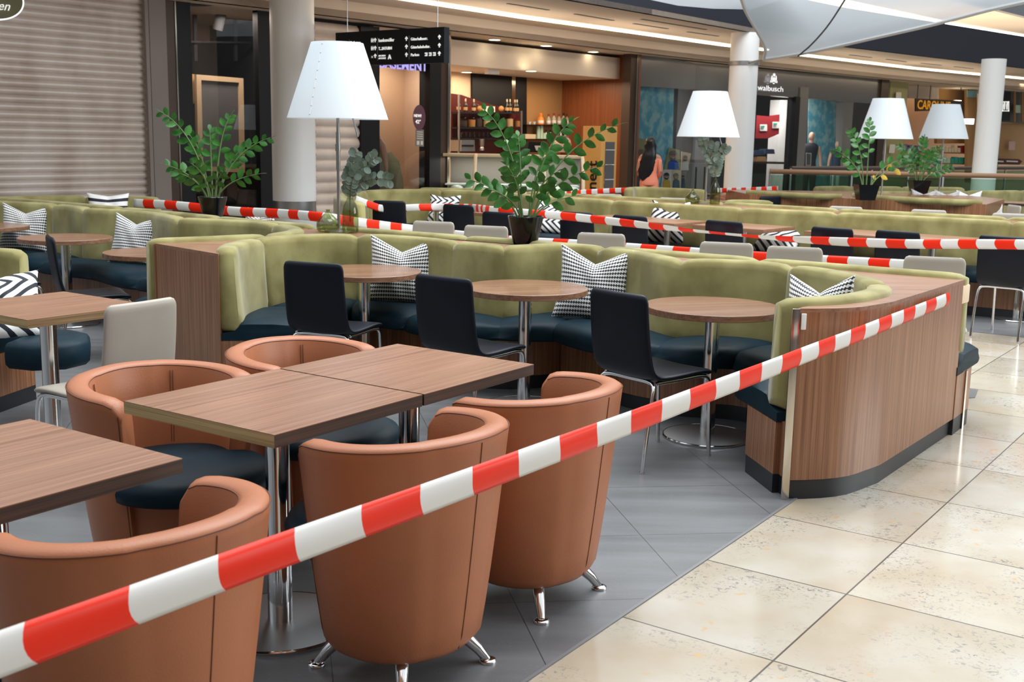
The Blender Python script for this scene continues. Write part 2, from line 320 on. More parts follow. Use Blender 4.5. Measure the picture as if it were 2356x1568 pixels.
def slab(bm, pts3, off):
    """prism from a planar 3-D outline, thickened by vector off"""
    a = [bm.verts.new(p) for p in pts3]; c = [bm.verts.new(Vector(p)+Vector(off)) for p in pts3]; n = len(a)
    bm.faces.new(a); bm.faces.new(c[::-1])
    for i in range(n): bm.faces.new((a[i],a[(i+1)%n],c[(i+1)%n],c[i]))
def catmull(P, step=.04):
    P = [Vector((p[0],p[1],p[2] if len(p) > 2 else 0)) for p in P]; Q = [P[0]*2-P[1]]+P+[P[-1]*2-P[-2]]; out = []
    for i in range(1, len(Q)-2):
        p0,p1,p2,p3 = Q[i-1:i+3]; n = max(2, int((p2-p1).length/step))
        for k in range(n):
            t = k/n; out.append(.5*((2*p1)+(p2-p0)*t+(2*p0-5*p1+4*p2-p3)*t*t+(3*p1-p0-3*p2+p3)*t**3))
    out.append(P[-1]); return out
def rightn(path):
    ns = []
    for i in range(len(path)):
        a = path[max(0,i-1)]; c = path[min(len(path)-1,i+1)]; d = (c-a); d.z = 0; d.normalize(); ns.append(Vector((d.y,-d.x,0)))
    return ns
def smooth_path(p, it):
    p = [q.copy() for q in p]
    for _ in range(it):
        p = [p[0]]+[p[i]*.5+(p[i-1]+p[i+1])*.25 for i in range(1,len(p)-1)]+[p[-1]]
    return p
_fonts = {}
def text_mesh(name, s, size, mat, M, parent=None, ext=.004, bold=0.0, align='LEFT', shear=0.0, sx=1.0):
    c = bpy.data.curves.new(name, 'FONT'); c.body = s; c.size = size; c.extrude = ext; c.offset = bold; c.align_x = align; c.shear = shear; c.resolution_u = 3
    o = bpy.data.objects.new(name, c); COL.objects.link(o); bpy.context.view_layer.update()
    me = bpy.data.meshes.new_from_object(o.evaluated_get(bpy.context.evaluated_depsgraph_get())); bpy.data.objects.remove(o)
    me.transform(M @ Matrix.Diagonal((sx,1,1,1))); me.materials.clear(); me.materials.append(MATS[mat]); me.name = name
    r = bpy.data.objects.new(name, me); COL.objects.link(r)
    if parent is not None: r.parent = parent
    return r
def frame_mat(origin, right, up):
    r = Vector(right).normalized(); u = Vector(up).normalized(); n = r.cross(u)
    return Matrix(((r.x,u.x,n.x,origin[0]),(r.y,u.y,n.y,origin[1]),(r.z,u.z,n.z,origin[2]),(0,0,0,1)))
# ================================================================== FURNITURE BUILDERS
PI_ = math.pi
# ---- tub armchair (front faces local +Y)
def tub_chair(label, group=None):
    t = thing('tub_armchair', label, 'armchair', group=group)
    def ro(z, a):            # outer radius, body tapers to the floor and tucks in at the bottom
        k = min(1, max(0, (z-.095)/.655)); b = .222+.080*k**.8
        if z < .13: b -= .028*((.13-z)/.035)**2
        return b*(1.02 if abs(math.sin(a)) > .5 else 1.0)
    A = math.radians(118); n = 44; secs = []; inner = []; outer = []
    for i in range(n+1):
        th = -A+2*A*i/n; e = 1-abs(th)/A
        top = .755-.030*(1-e)**1.5
        ed = max(0, 1-e/.12); top -= .045*(1-math.sqrt(max(0,1-ed*ed)))
        tk = .074
        prof = []
        for z in (.095,.11,.13,.2,.32,.45,.58,top-.035): prof.append((ro(z,th), z))
        R = ro(top,th)
        for q in (20,45,70): prof.append((R-.022+.022*math.cos(math.radians(q)), top-.022+.022*math.sin(math.radians(q))))
        prof.append((R-tk/2, top+.004))
        for q in (110,135,160): prof.append((R-tk+.020+.020*math.cos(math.radians(q)), top-.02+.02*math.sin(math.radians(q))))
        prof.append((ro(.62,th)-tk, .62)); prof.append((ro(.45,th)-tk, .45)); prof.append((ro(.3,th)-tk-.004,.3)); prof.append((ro(.13,th)-tk,.11))
        s = math.sin(th); c = -math.cos(th)
        secs.append([(r*s*1.03, r*c*.97, z) for r, z in prof])
        inner.append(((R-tk+.003)*s*1.03, (R-tk+.003)*c*.97, top-.010)); outer.append(((R-.0015)*s*1.03,(R-.0015)*c*.97, top-.011))
    bm = nb(); loft(bm, secs); shell = obj('shell', bm, 'tan_leather', t, ang=60, bevel=0)
    # front drum below the seat
    bm = nb(); lathe(bm, [(.16,.095),(.195,.10),(.215,.13),(.228,.2),(.240,.32),(.243,.385),(.20,.40)], 48)
    for v in bm.verts: v.co.y = v.co.y*1.04+.004
    obj('base', bm, 'tan_leather', t, ang=60)
    # seat
    bm = nb(); lathe(bm, [(.19,.385),(.262,.388),(.283,.402),(.288,.428),(.276,.452),(.235,.466),(.12,.476),(.02,.479)], 56)
    for v in bm.verts:
        v.co.y = v.co.y*1.05+.075
        lim = .215
        if v.co.y < 0.10:
            rr = math.hypot(v.co.x, v.co.y)
            if rr > lim: v.co.x *= lim/rr; v.co.y *= lim/rr
    obj('seat_cushion', bm, 'navy_leather', t, ang=60)
    bm = nb(); tube(bm, inner[1:-1], .0016, 6); tube(bm, outer[1:-1], .0016, 6)
    for th in (.05, 2.03, -2.03):
        P = []
        for z in (.115,.16,.25,.4,.55,.68,.735 if abs(th) < 1.5 else .66):
            P.append(((ro(z,th)+.0006)*math.sin(th)*1.03, -(ro(z,th)+.0006)*math.cos(th)*.97, z))
        tube(bm, P, .0014, 5)
    for th in (-.72,.72):
        for dth in (-.02,.02):
            P = [((ro(z,th)-.0748)*math.sin(th+dth)*1.03, -(ro(z,th)-.0748)*math.cos(th+dth)*.97, z) for z in (.47,.55,.62,.68,.722)]; tube(bm, P, .0012, 5)
    obj('piping', bm, 'tan_seam', shell, ang=60)
    for sx in (-1,1):
        for sy in (-1,1):
            bm = nb(); a = .105; P = []; rs = []
            for k, (d, z, r) in enumerate(((.095,.125,.021),(.112,.105,.021),(.136,.078,.020),(.158,.048,.017),(.172,.022,.014),(.178,.012,.013))):
                P.append((sx*d, sy*d, z)); rs.append(r)
            tube(bm, P, rs, 14); lathe(bm, [(.020,0),(.026,.002),(.027,.008),(.024,.013),(.014,.016)], 20, (sx*.180, sy*.180, 0))
            obj('leg', bm, 'chrome', t, ang=50)
    return t
# ---- side chair (front faces local +Y)
def side_chair(kind, label, group=None, parts=True):
    mat = kind+'_leather'; t = thing('side_chair', label, 'chair', group=group)
    path = [(.205,.425),(.200,.440),(.17,.450),(.10,.452),(.0,.448),(-.10,.446),(-.165,.452),(-.205,.475),(-.225,.515),(-.240,.58),(-.252,.66),(-.262,.75),(-.268,.83),(-.270,.852)]
    pts = catmull([(a,z,0) for a, z in path], .02)
    def sect(i, hw):
        p = pts[i]; a = pts[max(0,i-1)]; c = pts[min(len(pts)-1,i+1)]; d = (c-a).normalized(); nrm = Vector((-d.y, d.x, 0))
        if nrm.y < 0 and i < 10: nrm = -nrm
        return p, nrm
    secs = []; L = len(pts)
    for i, p in enumerate(pts):
        a = pts[max(0,i-1)]; c = pts[min(L-1,i+1)]; d = (c-a).normalized(); nn = Vector((d.y,-d.x,0))
        f = i/(L-1)
        hw = .200 - .012*max(0,(f-.45)/.55)
        e = min(i, L-1-i); hw -= {0:.030,1:.012,2:.004}.get(e,0); th = .016 if e > 1 else (.012 if e == 1 else .006)
        ring = []
        for k in range(24):
            q = 2*math.pi*k/24; cx_ = math.copysign(abs(math.cos(q))**.35, math.cos(q)); sy_ = math.copysign(abs(math.sin(q))**.7, math.sin(q))
            dish = -.010*(1-(cx_)**2) if True else 0
            o = p - nn*(sy_*th) ; o = o + nn*dish
            ring.append((cx_*hw, o.x, o.y))
        secs.append(ring)
    bm = nb(); loft(bm, secs); obj('seat_shell', bm, mat, t, ang=50)
    if parts:
        R = .0105
        for s in (-1,1):
            bm = nb()   # front leg with its side rail
            P = catmull([(s*.172,.235,.0),(s*.172,.225,.2),(s*.172,.215,.36),(s*.172,.196,.408),(s*.172,.150,.425),(s*.172,.0,.424),(s*.172,-.165,.424)], .03); tube(bm, P, R, 10)
            cyl(bm, (s*.172,.235,0), .012, .012, 12); obj('leg', bm, 'chrome', t, ang=50)
            bm = nb()
            P = catmull([(s*.188,-.262,.0),(s*.186,-.235,.2),(s*.183,-.205,.36),(s*.170,-.188,.412),(s*.125,-.18,.427),(s*.0,-.18,.428)], .03); tube(bm, P, R, 10)
            cyl(bm, (s*.188,-.262,0), .012, .012, 12); obj('leg', bm, 'chrome', t, ang=50)
    return t
# ---- pedestal tables
def pedestal(t, x=0, y=0, h=.70, rb=.235, rp=.038):
    bm = nb(); lathe(bm, [(rb,.0),(rb,.010),(rb-.006,.016),(rb-.03,.0175),(.04,.022)], 64, (x,y,0)); bp_ = obj('base_plate', bm, 'brushed', t)
    bm = nb(); tube(bm, [(x+(rb-.003)*math.cos(a*math.pi/32), y+(rb-.003)*math.sin(a*math.pi/32), .012) for a in range(64)], .005, 6, closed=True); obj('rim', bm, 'chrome', bp_)
    bm = nb(); lathe(bm, [(rp+.001,.018),(rp+.001,.16),(rp,.165),(rp,h-.012),(rp+.04,h-.01),(rp+.04,h)], 32, (x,y,0)); obj('pole', bm, 'chrome', t)
def rect_table(label, loc, rz, sx, sy, h=.747, th=.038, group=None, poles=((0,0),), light=0):
    t = thing('rectangular_table', label, 'table', loc, rz, group)
    bm = nb(); box(bm, (0,0,h-.001), (sx,sy,.002)); obj('tabletop', bm, 'wood_long', t, smooth=False)
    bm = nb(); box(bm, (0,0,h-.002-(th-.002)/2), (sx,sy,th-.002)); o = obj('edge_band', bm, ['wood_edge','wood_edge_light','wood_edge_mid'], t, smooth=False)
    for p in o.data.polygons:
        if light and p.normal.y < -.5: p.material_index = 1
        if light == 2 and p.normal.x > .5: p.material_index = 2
    for px, py in poles: pedestal(t, px, py, h-th)
    return t
def round_table(label, loc, r=.36, h=.71, group=None, rz=.3):
    t = thing('round_table', label, 'table', loc, rz, group)
    bm = nb(); lathe(bm, [(r-.002,h-.034),(r,h-.032),(r,h-.003),(r-.003,h)], 96); obj('tabletop', bm, 'wood_round', t, ang=30)
    pedestal(t, 0, 0, h-.034); return t
# ---- banquette strips
def strip(bm, path, norms, prof, i0, i1, inset=.006, puff=True):
    """sweep prof [(offset along norm, z)] over path[i0..i1]; ends tucked in like an upholstery seam"""
    cz = sum(p[1] for p in prof)/len(prof); cn = sum(p[0] for p in prof)/len(prof); secs = []; n = i1-i0
    idx = list(range(i0, i1+1))
    for j, i in enumerate(idx):
        p, nn = path[i], norms[i]; s = 1.0
        if puff: s = {0:.66,1:.93,2:.985}.get(min(j, n-j), 1.0)
        secs.append([(p.x+nn.x*(cn+(a-cn)*s), p.y+nn.y*(cn+(a-cn)*s), cz+(z-cz)*(1-(1-s)*.35)) for a, z in prof])
    loft(bm, secs)
def rnd(n0, z0, n1, z1, r, seg=4):
    """closed rounded rectangle n0..n1, z0..z1"""
    out = []
    for cx_, cz_, a0 in ((n1-r,z1-r,0),(n0+r,z1-r,90),(n0+r,z0+r,180),(n1-r,z0+r,270)):
        for k in range(seg+1):
            a = math.radians(a0+90*k/seg); out.append((cx_+r*math.cos(a), cz_+r*math.sin(a)))
    return out
def near_idx(path, p):
    return min(range(len(path)), key=lambda i: (path[i].x-p[0])**2+(path[i].y-p[1])**2)
def upholstery(t, P, seams, depth=.46, zt=.885, zb=.36, pl=.24, seats=True, thick=.125, plinth=True):
    path = catmull(P, .045); nn = rightn(path); nn = [q for q in smooth_path(nn, 3)]; nn = [q.normalized() for q in nn]
    cuts = [0]+sorted(near_idx(path, s) for s in seams)+[len(path)-1]
    back = []
    for a in range(-2, 3): pass
    prof = [(-thick+.004,zb+.02),(-thick,zb+.06),(-thick,zt-.05),(-thick+.006,zt-.018),(-thick+.022,zt-.004),(-thick/2,zt),(-.018,zt-.004),(-.002,zt-.018),(.004,zt-.05),(.012,zt-.2),(.028,zb+.14),(.034,zb+.09),(.026,zb+.02),(.0,zb)]
    for a, c in zip(cuts, cuts[1:]):
        if c-a < 2: continue
        bm = nb(); strip(bm, path, nn, prof, a, c); obj('back_panel', bm, 'velvet', t, ang=70)
    if not seats: return path, nn
    front = smooth_path([p+q*depth for p, q in zip(path, nn)], 14)
    for a, c in zip(cuts, cuts[1:]):
        if c-a < 2: continue
        bm = nb(); secs = []; n = c-a
        for j, i in enumerate(range(a, c+1)):
            B = path[i]; Fv = front[i]; d = Fv-B; L = d.length; d = d/L if L > 1e-6 else nn[i]
            e = min(j, n-j); s = {0:.040,1:.015,2:.004}.get(e, 0)
            L += -.035+.06*max(0,math.sin(PI_*j/n))**.6
            pr = [(-.105,.33),(L-.05,.33),(L-.018,.336),(L-.003,.352),(L-s,.385),(L-.008-s,.415-s*.2),(L-.030-s,.438-s*.5),(L-.08,.452-s*.8),(L*.5,.462-s*.8),(.08,.455-s*.6),(.02,.445-s*.4),(-.02,.39),(-.105,.375)]
            secs.append([(B.x+d.x*a_, B.y+d.y*a_, z) for a_, z in pr])
        loft(bm, secs); obj('seat_cushion', bm, 'navy_leather', t, ang=60)
    if plinth:
        for nm, mt, o1, z0, z1 in (('plinth','wood_vert',pl,.09,.335),('kickboard','kick',pl-.012,0,.09)):
            bm = nb(); fr = smooth_path([p+q*o1 for p, q in zip(path, nn)], 8); bk_ = [p-q*.10 for p, q in zip(path, nn)]
            loft(bm, [[(B.x,B.y,z0),(Fv.x,Fv.y,z0),(Fv.x,Fv.y,z1),(B.x,B.y,z1)] for B, Fv in zip(bk_, fr)]); obj(nm, bm, mt, t, ang=60)
    return path, nn
# ---- cushion: soft square with drawn-out corners and a pinched top
def cushion(label, loc, rz, size=.42, mat='tooth_cloth', tilt=.22, dent=.20, group=None, thick=.075, roll=0.0):
    n = 30; bm = nb(); uvl = bm.loops.layers.uv.new('UVMap'); G = {}
    for side in (1,-1):
        for i in range(n+1):
            for j in range(n+1):
                u = i/n*2-1; v = j/n*2-1
                if side == -1 and (abs(u) > .999 or abs(v) > .999): G[side,i,j] = G[1,i,j]; continue
                x = u*(1-.10*(1-v*v)); z = v*(1-.06*(1-u*u))
                x *= 1+.05*max(0,-v)
                if v > -.3: z -= dent*1.75*(max(0,1-abs(u))**1.15)*((v+.3)/1.3)**2
                y = thick*((1-abs(u)**3)*(1-abs(v)**3))**.55*side
                y += .006*math.sin(u*9+v*5)*(1-abs(u))*side
                if v > .2: y *= 1-.35*math.exp(-(u/.3)**2)*(v-.2)
                G[side,i,j] = bm.verts.new((x*size/2, y, (z+1)*size/2))
    for side in (1,-1):
        for i in range(n):
            for j in range(n):
                q = [(i,j),(i+1,j),(i+1,j+1),(i,j+1)]
                vs = [G[side,a,b] for a, b in q]
                try: f = bm.faces.new(vs if side == -1 else vs[::-1])
                except ValueError: continue
                qq = q if side == -1 else q[::-1]
                for l, (a, b) in zip(f.loops, qq): l[uvl].uv = (a/n, b/n)
    me_o = obj('cushion', bm, mat, ang=80)
    M = Matrix.Rotation(tilt,4,'X') @ Matrix.Rotation(roll,4,'Y'); me_o.data.transform(M)
    me_o.location = loc; me_o.rotation_euler = (0,0,rz)
    return tag(me_o, label, 'cushion', group)
# ---- floor lamp for the counter top: shade with a seam, pole, pull switch
def shade_lamp(label, loc, seam_ang=0.0, lean=0.0, zb=.80, zt=1.32, rb=.355, rt=.19, rod=True):
    t = thing('table_lamp', label, 'lamp', loc)
    bm = nb(); lathe(bm, [(.10,0),(.10,.008),(.02,.014)], 32); obj('lamp_foot', bm, 'matt_steel', t)
    bm = nb(); tube(bm, [(0,0,.01),(0,0,zt-.06)], .0115, 14); tube(bm, [(0,0,.45),(0,0,.72)], .0155, 14); tube(bm, [(0,0,.585),(0,0,.635)], .020, 14); obj('pole', bm, 'matt_steel', t)
    bm = nb(); seg = 96; r0 = []; r1 = []; r2 = []; r3 = []
    lathe(bm, [(rb,zb),(rt,zt),(rt-.003,zt),(rb-.003,zb)], seg, capb=False, capt=False)
    sh_ = obj('lamp_shade', bm, 'shade', t, ang=30)
    s = seam_ang; bm = nb(); ca, sa = math.cos(s), math.sin(s)
    for k in range(9):
        f = .04+.92*k/8; r = rb+(rt-rb)*f+.001; sph(bm, (r*ca, r*sa, zb+(zt-zb)*f), .004, seg=8)
    obj('seam_studs', bm, 'matt_steel', sh_)
    bm = nb(); tube(bm, [(rb*ca, rb*sa, zb), (rt*ca, rt*sa, zt)], .0022, 5); obj('shade_seam', bm, 'white_plastic', sh_)
    if rod:
        bm = nb(); tube(bm, [(.10,-.06,zb+.12),(.12,-.07,zb+.0),(.155,-.09,zb-.125)], .006, 8); obj('pull_switch', bm, 'matt_steel', t)
    if lean: t.rotation_euler = (0,lean,0)
    return t
# ---- zamioculcas in a pot
def zz_plant(label, loc, stems, mat='leaf', pot='round', pr=.115, ph=.17, leaf=.075, seed=1, yellow=False):
    t = thing('potted_plant', label, 'plant', loc)
    bm = nb()
    if pot == 'round': lathe(bm, [(pr*.66,0),(pr*.70,.01),(pr*.86,ph*.5),(pr,ph*.9),(pr*1.03,ph*.97),(pr*1.0,ph),(pr*.93,ph*.98),(pr*.9,ph*.9)], 48, capt=False)
    else:
        s0, s1 = pr*.72, pr
        loft(bm, [[(a*s,b_*s,z) for a,b_ in ((-1,-1),(1,-1),(1,1),(-1,1))] for s, z in ((s0,0),(s1,ph),(s1*.92,ph),(s1*.9,ph*.9))])
    pot_ = obj('pot', bm, 'pot_gloss', t, ang=35, bevel=0)
    bm = nb(); cyl(bm, (0,0,ph*.82), pr*.88, .02, 24); obj('soil', bm, 'soil', pot_)
    rr = random.Random(seed); bs = nb(); bl = nb(); by = nb()
    for si, st in enumerate(stems):
        bx, by_, tx, ty, tz, lv = st[:6]; k0 = st[6] if len(st) > 6 else .35
        P0 = Vector((bx,by_,ph*.85)); P3 = Vector((tx,ty,tz+ph)); side = Vector((tx-bx,ty-by_,0))
        P1 = P0+Vector((side.x*.12,side.y*.12,(P3.z-P0.z)*.55)); P2 = P0+Vector((side.x*.55,side.y*.55,(P3.z-P0.z)*.88))
        pts = []
        for k in range(17):
            q = k/16; pts.append(P0*(1-q)**3+P1*3*q*(1-q)**2+P2*3*q*q*(1-q)+P3*q**3)
        tube(bs, pts, [.008*(1-.72*k/16) for k in range(17)], 6)
        lv = max(6, int(lv*.62))
        for k in range(lv):
            f = k0+(1-k0)*k/(lv-1) if lv > 1 else 1; q = min(.999,f)*16; i = int(q); p = pts[i].lerp(pts[i+1], q-i); d = (pts[i+1]-pts[i]).normalized()
            h = d.cross(Vector((.15*math.sin(si*2.3),-1,.25*math.cos(si*1.7))));  h = h.normalized() if h.length > .05 else Vector((1,0,0)); h = (h + Vector((rr.uniform(-.3,.3),rr.uniform(-.3,.3),rr.uniform(-.2,.3)))).normalized()
            sg = 1 if k%2 else -1; ll = leaf*1.12*(1.08-.42*abs(f-.55)/.45)*rr.uniform(.88,1.1)
            dr = (d*(.50+.30*f)+h*sg*(1.0-.30*f)).normalized() if k < lv-1 else d
            up = dr.cross(h.cross(dr)); nrm = d.cross(dr); nrm = nrm.normalized() if nrm.length > .05 else Vector((0,0,1))
            wv = nrm.cross(dr).normalized(); wd = ll*.28
            tgt = by if (yellow and si == len(stems)-1 and k < lv*.6) else bl
            S_ = []
            for m_, (a, b_) in enumerate(((0,.06),(.15,.55),(.35,.95),(.55,1.0),(.75,.78),(.9,.4),(1.0,.0))):
                c = p+dr*(ll*a)+Vector((0,0,-1))*(ll*.10*a*a); cup = nrm*(wd*.22*b_)
                S_.append((c+wv*wd*b_+cup, c, c-wv*wd*b_+cup))
            V = [[tgt.verts.new(x_) for x_ in s3] for s3 in S_]
            for A_, B_ in zip(V, V[1:]):
                tgt.faces.new((A_[0],A_[1],B_[1],B_[0])); tgt.faces.new((A_[1],A_[2],B_[2],B_[1]))
    obj('stem', bs, 'stem_green', t); o = obj('foliage', bl, mat, t, ang=180)
    if yellow and len(by.verts): tag(obj('foliage', by, 'leaf_yellow', t, ang=180), 'yellowed leaves')
    return t
def bottle_vase(label, loc, kind):
    t_pr = {'tall':[(.03,.0),(.055,.004),(.060,.02),(.060,.12),(.058,.16),(.048,.20),(.030,.235),(.020,.262),(.019,.275),(.026,.288)],
            'squat':[(.03,.0),(.07,.004),(.082,.02),(.085,.05),(.075,.085),(.045,.115),(.022,.14),(.014,.155),(.018,.165)]}[kind]
    bm = nb(); lathe(bm, t_pr + [(r-.004,z) for r, z in t_pr[::-1]][:-1], 40, capb=True, capt=False)
    o = obj('glass_vase', bm, 'green_glass', None, ang=60); o.location = loc; return tag(o, label, 'vase')
def eucalyptus(label, loc, sprays, seed=3, s=1.0, mat='eucalyptus'):
    t = thing('eucalyptus_branch', label, 'branch', loc); rr = random.Random(seed); bs = nb(); bl = nb()
    for sp_ in sprays:
        P = catmull([(0,0,-.20*s)]+[tuple(c*s for c in p) for p in sp_], .02*s); tube(bs, P, [.0035*s*(1-.6*i/len(P)) for i in range(len(P))], 6)
        k = int(len(P)*.42)
        while k < len(P)-1:
            d = (P[k+1]-P[k]).normalized()
            for sg in (1,-1):
                h = d.cross(Vector((rr.uniform(-.3,.3),1,rr.uniform(-.3,.3)))).normalized()*sg
                dr = (h+d*.5+Vector((0,rr.uniform(-.4,.4),0))).normalized(); r = .024*s*rr.uniform(.8,1.2); c = P[k]+dr*(r*1.25)
                u_ = dr; v_ = dr.cross(Vector((rr.uniform(-.5,.5),-1,rr.uniform(-.5,.5)))).normalized()
                vs = [bl.verts.new(c+u_*(r*1.15*math.cos(a*math.pi/6))+v_*(r*math.sin(a*math.pi/6))*.9) for a in range(12)]; cc = bl.verts.new(c+u_.cross(v_)*r*.12)
                for a in range(12): bl.faces.new((vs[a],vs[(a+1)%12],cc))
            k += max(1,int(.035*s/.02*rr.uniform(.8,1.2)/s*1.0))
    obj('stem', bs, 'twig', t); obj('foliage', bl, mat, t, ang=180); return t
# ---- barrier tape ribbon
def tape(label, pts, bands, width=.075, curl=.010, group=None, twist=None, mat='barrier_tape', u0=0.0):
    """pts: 3-D polyline of the tape's middle; bands = stripe length"""
    P = catmull([tuple(p) for p in pts], .06); bm = nb(); uvl = bm.loops.layers.uv.new('UVMap'); rows = []; L = 0; us = []
    for i, p in enumerate(P):
        if i: L += (P[i]-P[i-1]).length
        us.append(L/bands+u0); a = P[max(0,i-1)]; c = P[min(len(P)-1,i+1)]; d = (c-a).normalized(); side = Vector((d.y,-d.x,0)).normalized(); up = side.cross(d).normalized()
        f = i/(len(P)-1); tw = twist(f) if twist else 0.0
        up2 = up*math.cos(tw)+side*math.sin(tw); sd = side*math.cos(tw)-up*math.sin(tw)
        row = []
        for k in range(7):
            s = k/6*2-1; wv = math.sin(L*7+k)*.0010
            row.append(bm.verts.new(p+up2*(s*width/2)+sd*(curl*(1-s*s)+wv)))
        rows.append(row)
    for i in range(len(rows)-1):
        for k in range(6):
            f = bm.faces.new((rows[i][k],rows[i+1][k],rows[i+1][k+1],rows[i][k+1]))
            for l, (a, b_) in zip(f.loops, ((i,k),(i+1,k),(i+1,k+1),(i,k+1))):
                s = b_/6*2-1; l[uvl].uv = (us[a]+.10*(1-s*s)+.05*s, b_/6)
    o = obj('barrier_tape', bm, mat, None, ang=180)
    md = o.modifiers.new('thickness','SOLIDIFY'); md.thickness = .0006
    return tag(o, label, 'barrier tape', group)
# ================================================================== PLACEMENT
PI = math.pi
# ---- floors
bm = nb(); prism(bm, [(-30,-12),(40,-12),(40,60),(-30,60)], -.05, 0); struct('floor', bm, 'stone_tiles', smooth=False)
a = T(-3,-1.70); b_ = T(4.74,-1.70)
bm = nb(); prism(bm, [(a.x,a.y),(b_.x,b_.y),(1.5,5.1),(2.3,6.1),(2.0,6.4),(-1.0,8.6),(-5.5,13),(-14,9),(-14,-4)], 0, .003); struct('floor', bm, 'grey_vinyl', smooth=False)
bm = nb(); d = T(1,0)-T(0,0); s_ = T(0,1)-T(0,0)
A0 = T(-3,-1.70); A1 = T(4.76,-1.70)
slab(bm, [A0+Vector((0,0,.0045)), A1+Vector((0,0,.0045)), A1+s_*.012+Vector((0,0,.0045)), A0+s_*.012+Vector((0,0,.0045))], (0,0,-.004)); struct('trim_1', bm, 'grey_pier_dark', smooth=False)
g0 = U(2223,762); g1 = U(2356,776); dd = (g1-g0).normalized(); pn = Vector((dd.y,-dd.x,0)); pn = pn if pn.y > 0 else -pn
q0 = g0-dd*9; q1 = g1+dd*9
bm = nb(); prism(bm, [q0[:2],q1[:2],(q1+pn*12)[:2],(q0+pn*12)[:2]], 0, .003); struct('floor', bm, 'grey_vinyl', smooth=False)
# floor grate by the island
g = [U(2222,893),U(2250,897),U(2243,915),U(2219,917)]
bm = nb(); prism(bm, [p[:2] for p in g], 0, .004); tag(obj('floor_hatch', bm, 'grey_interior', smooth=False), 'small grey hatch in the stone floor beside the wooden island', 'floor hatch')

# ---- unseen overhang and back wall, added to shade the foreground
bm = nb(); prism(bm, [(-9,-9),(7,-9),(7,.2),(-9,.2)], 3.9, 4.1); struct('ceiling', bm, 'ceiling_paint', smooth=False)
bm = nb(); prism(bm, [(-9,-9.2),(7,-9.2),(7,-9),(-9,-9)], 0, 3.9); struct('wall_back', bm, 'pier_grey', smooth=False)
# ---- first island: curved booth F1 in front, straight bench R1 behind
isl = thing('banquette_island', 'large wooden island with wavy green booth seating and a curved walnut end, nearest us', 'banquette')
F1 = [(-1.64,6.70),(-1.68,7.05),(-1.60,7.45),(-1.40,7.72),(-1.08,7.85),(-.77,7.75),(-.45,7.49),(-.20,7.25),(-.06,7.165),(.10,7.25),(.32,7.38),(.56,7.20),(.76,6.90),(.87,6.64),(.96,6.545),(1.17,6.56),(1.37,6.50),(1.53,6.36),(1.69,6.08),(1.755,5.78),(1.74,5.58),(1.67,5.39),(1.56,5.245),(1.44,5.135),(1.31,5.065),(1.165,5.035)]
path1, n1 = upholstery(isl, F1, [(-1.62,7.40),(-1.07,7.86),(-.42,7.47),(-.06,7.16),(.52,7.24),(.96,6.545),(1.53,6.36),(1.77,5.62)])
R1 = [(2.47,6.13),(2.10,6.38),(1.4,6.86),(.5,7.46),(-.4,8.05),(-1.0,8.42),(-1.45,8.66)]
pathR1, nR1 = upholstery(isl, R1, [(1.5,6.8),(.6,7.4),(-.3,7.98)], depth=.46, zb=.42)
back1 = [p-q*.085 for p, q in zip(path1, n1)]
i_end = near_idx(path1, (1.72,5.25))
core = [(-2.285,7.235),(-1.735,6.665)]+[(p.x,p.y) for p in back1[1:i_end]]+[(1.80,5.20)]
P_end = catmull([(1.72,5.116),(1.63,5.03),(1.52,4.93),(1.39,4.872),(1.22,4.842)], .06)
core_out = [(p.x,p.y) for p in P_end]
# body under the counter: inner booth back line, then the curved outer end, then the rear bench back line
body = [(-2.285,7.235),(-1.735,6.665)]+[(p.x,p.y) for p in back1[2:near_idx(path1,(1.70,6.02))]]+[(p.x+q.x*-.08,p.y+q.y*-.08) for p, q in list(zip(path1,n1))[near_idx(path1,(1.70,6.02)):near_idx(path1,(1.66,5.37))]]+[(1.66,5.22),(1.55,5.10),(1.43,5.03),(1.33,4.97),(1.26,4.90),(1.225,4.845)]+[(p.x,p.y) for p in P_end[::-1]][1:]+[(2.415,6.055),(2.06,6.29),(1.35,6.775),(.45,7.375),(-.45,7.965),(-1.05,8.34),(-1.50,8.57),(-1.62,8.5),(-1.60,8.2),(-1.585,7.9),(-1.75,7.68),(-2.05,7.45)]
bm = nb(); prism(bm, body, .09, .838); obj('body', bm, 'wood_vert', isl, ang=35)
bm = nb(); prism(bm, [(p[0]*1.0,p[1]) for p in body], .838, .855); obj('counter_top', bm, 'wood_cross', isl, smooth=False)
bm = nb(); kb = [(1.235,4.856)]+[(p.x*.998,p.y+.008) for p in P_end[::-1]][1:]+[(2.500,6.20),(2.30,6.35),(1.2,5.1)]; prism(bm, kb, 0, .09); obj('kickboard', bm, 'kick', isl, ang=30)
bm = nb(); prism(bm, [(-2.27,7.23),(-1.74,6.685),(-1.6,6.9),(-2.1,7.5)], 0, .09); obj('kickboard', bm, 'kick', isl, smooth=False)
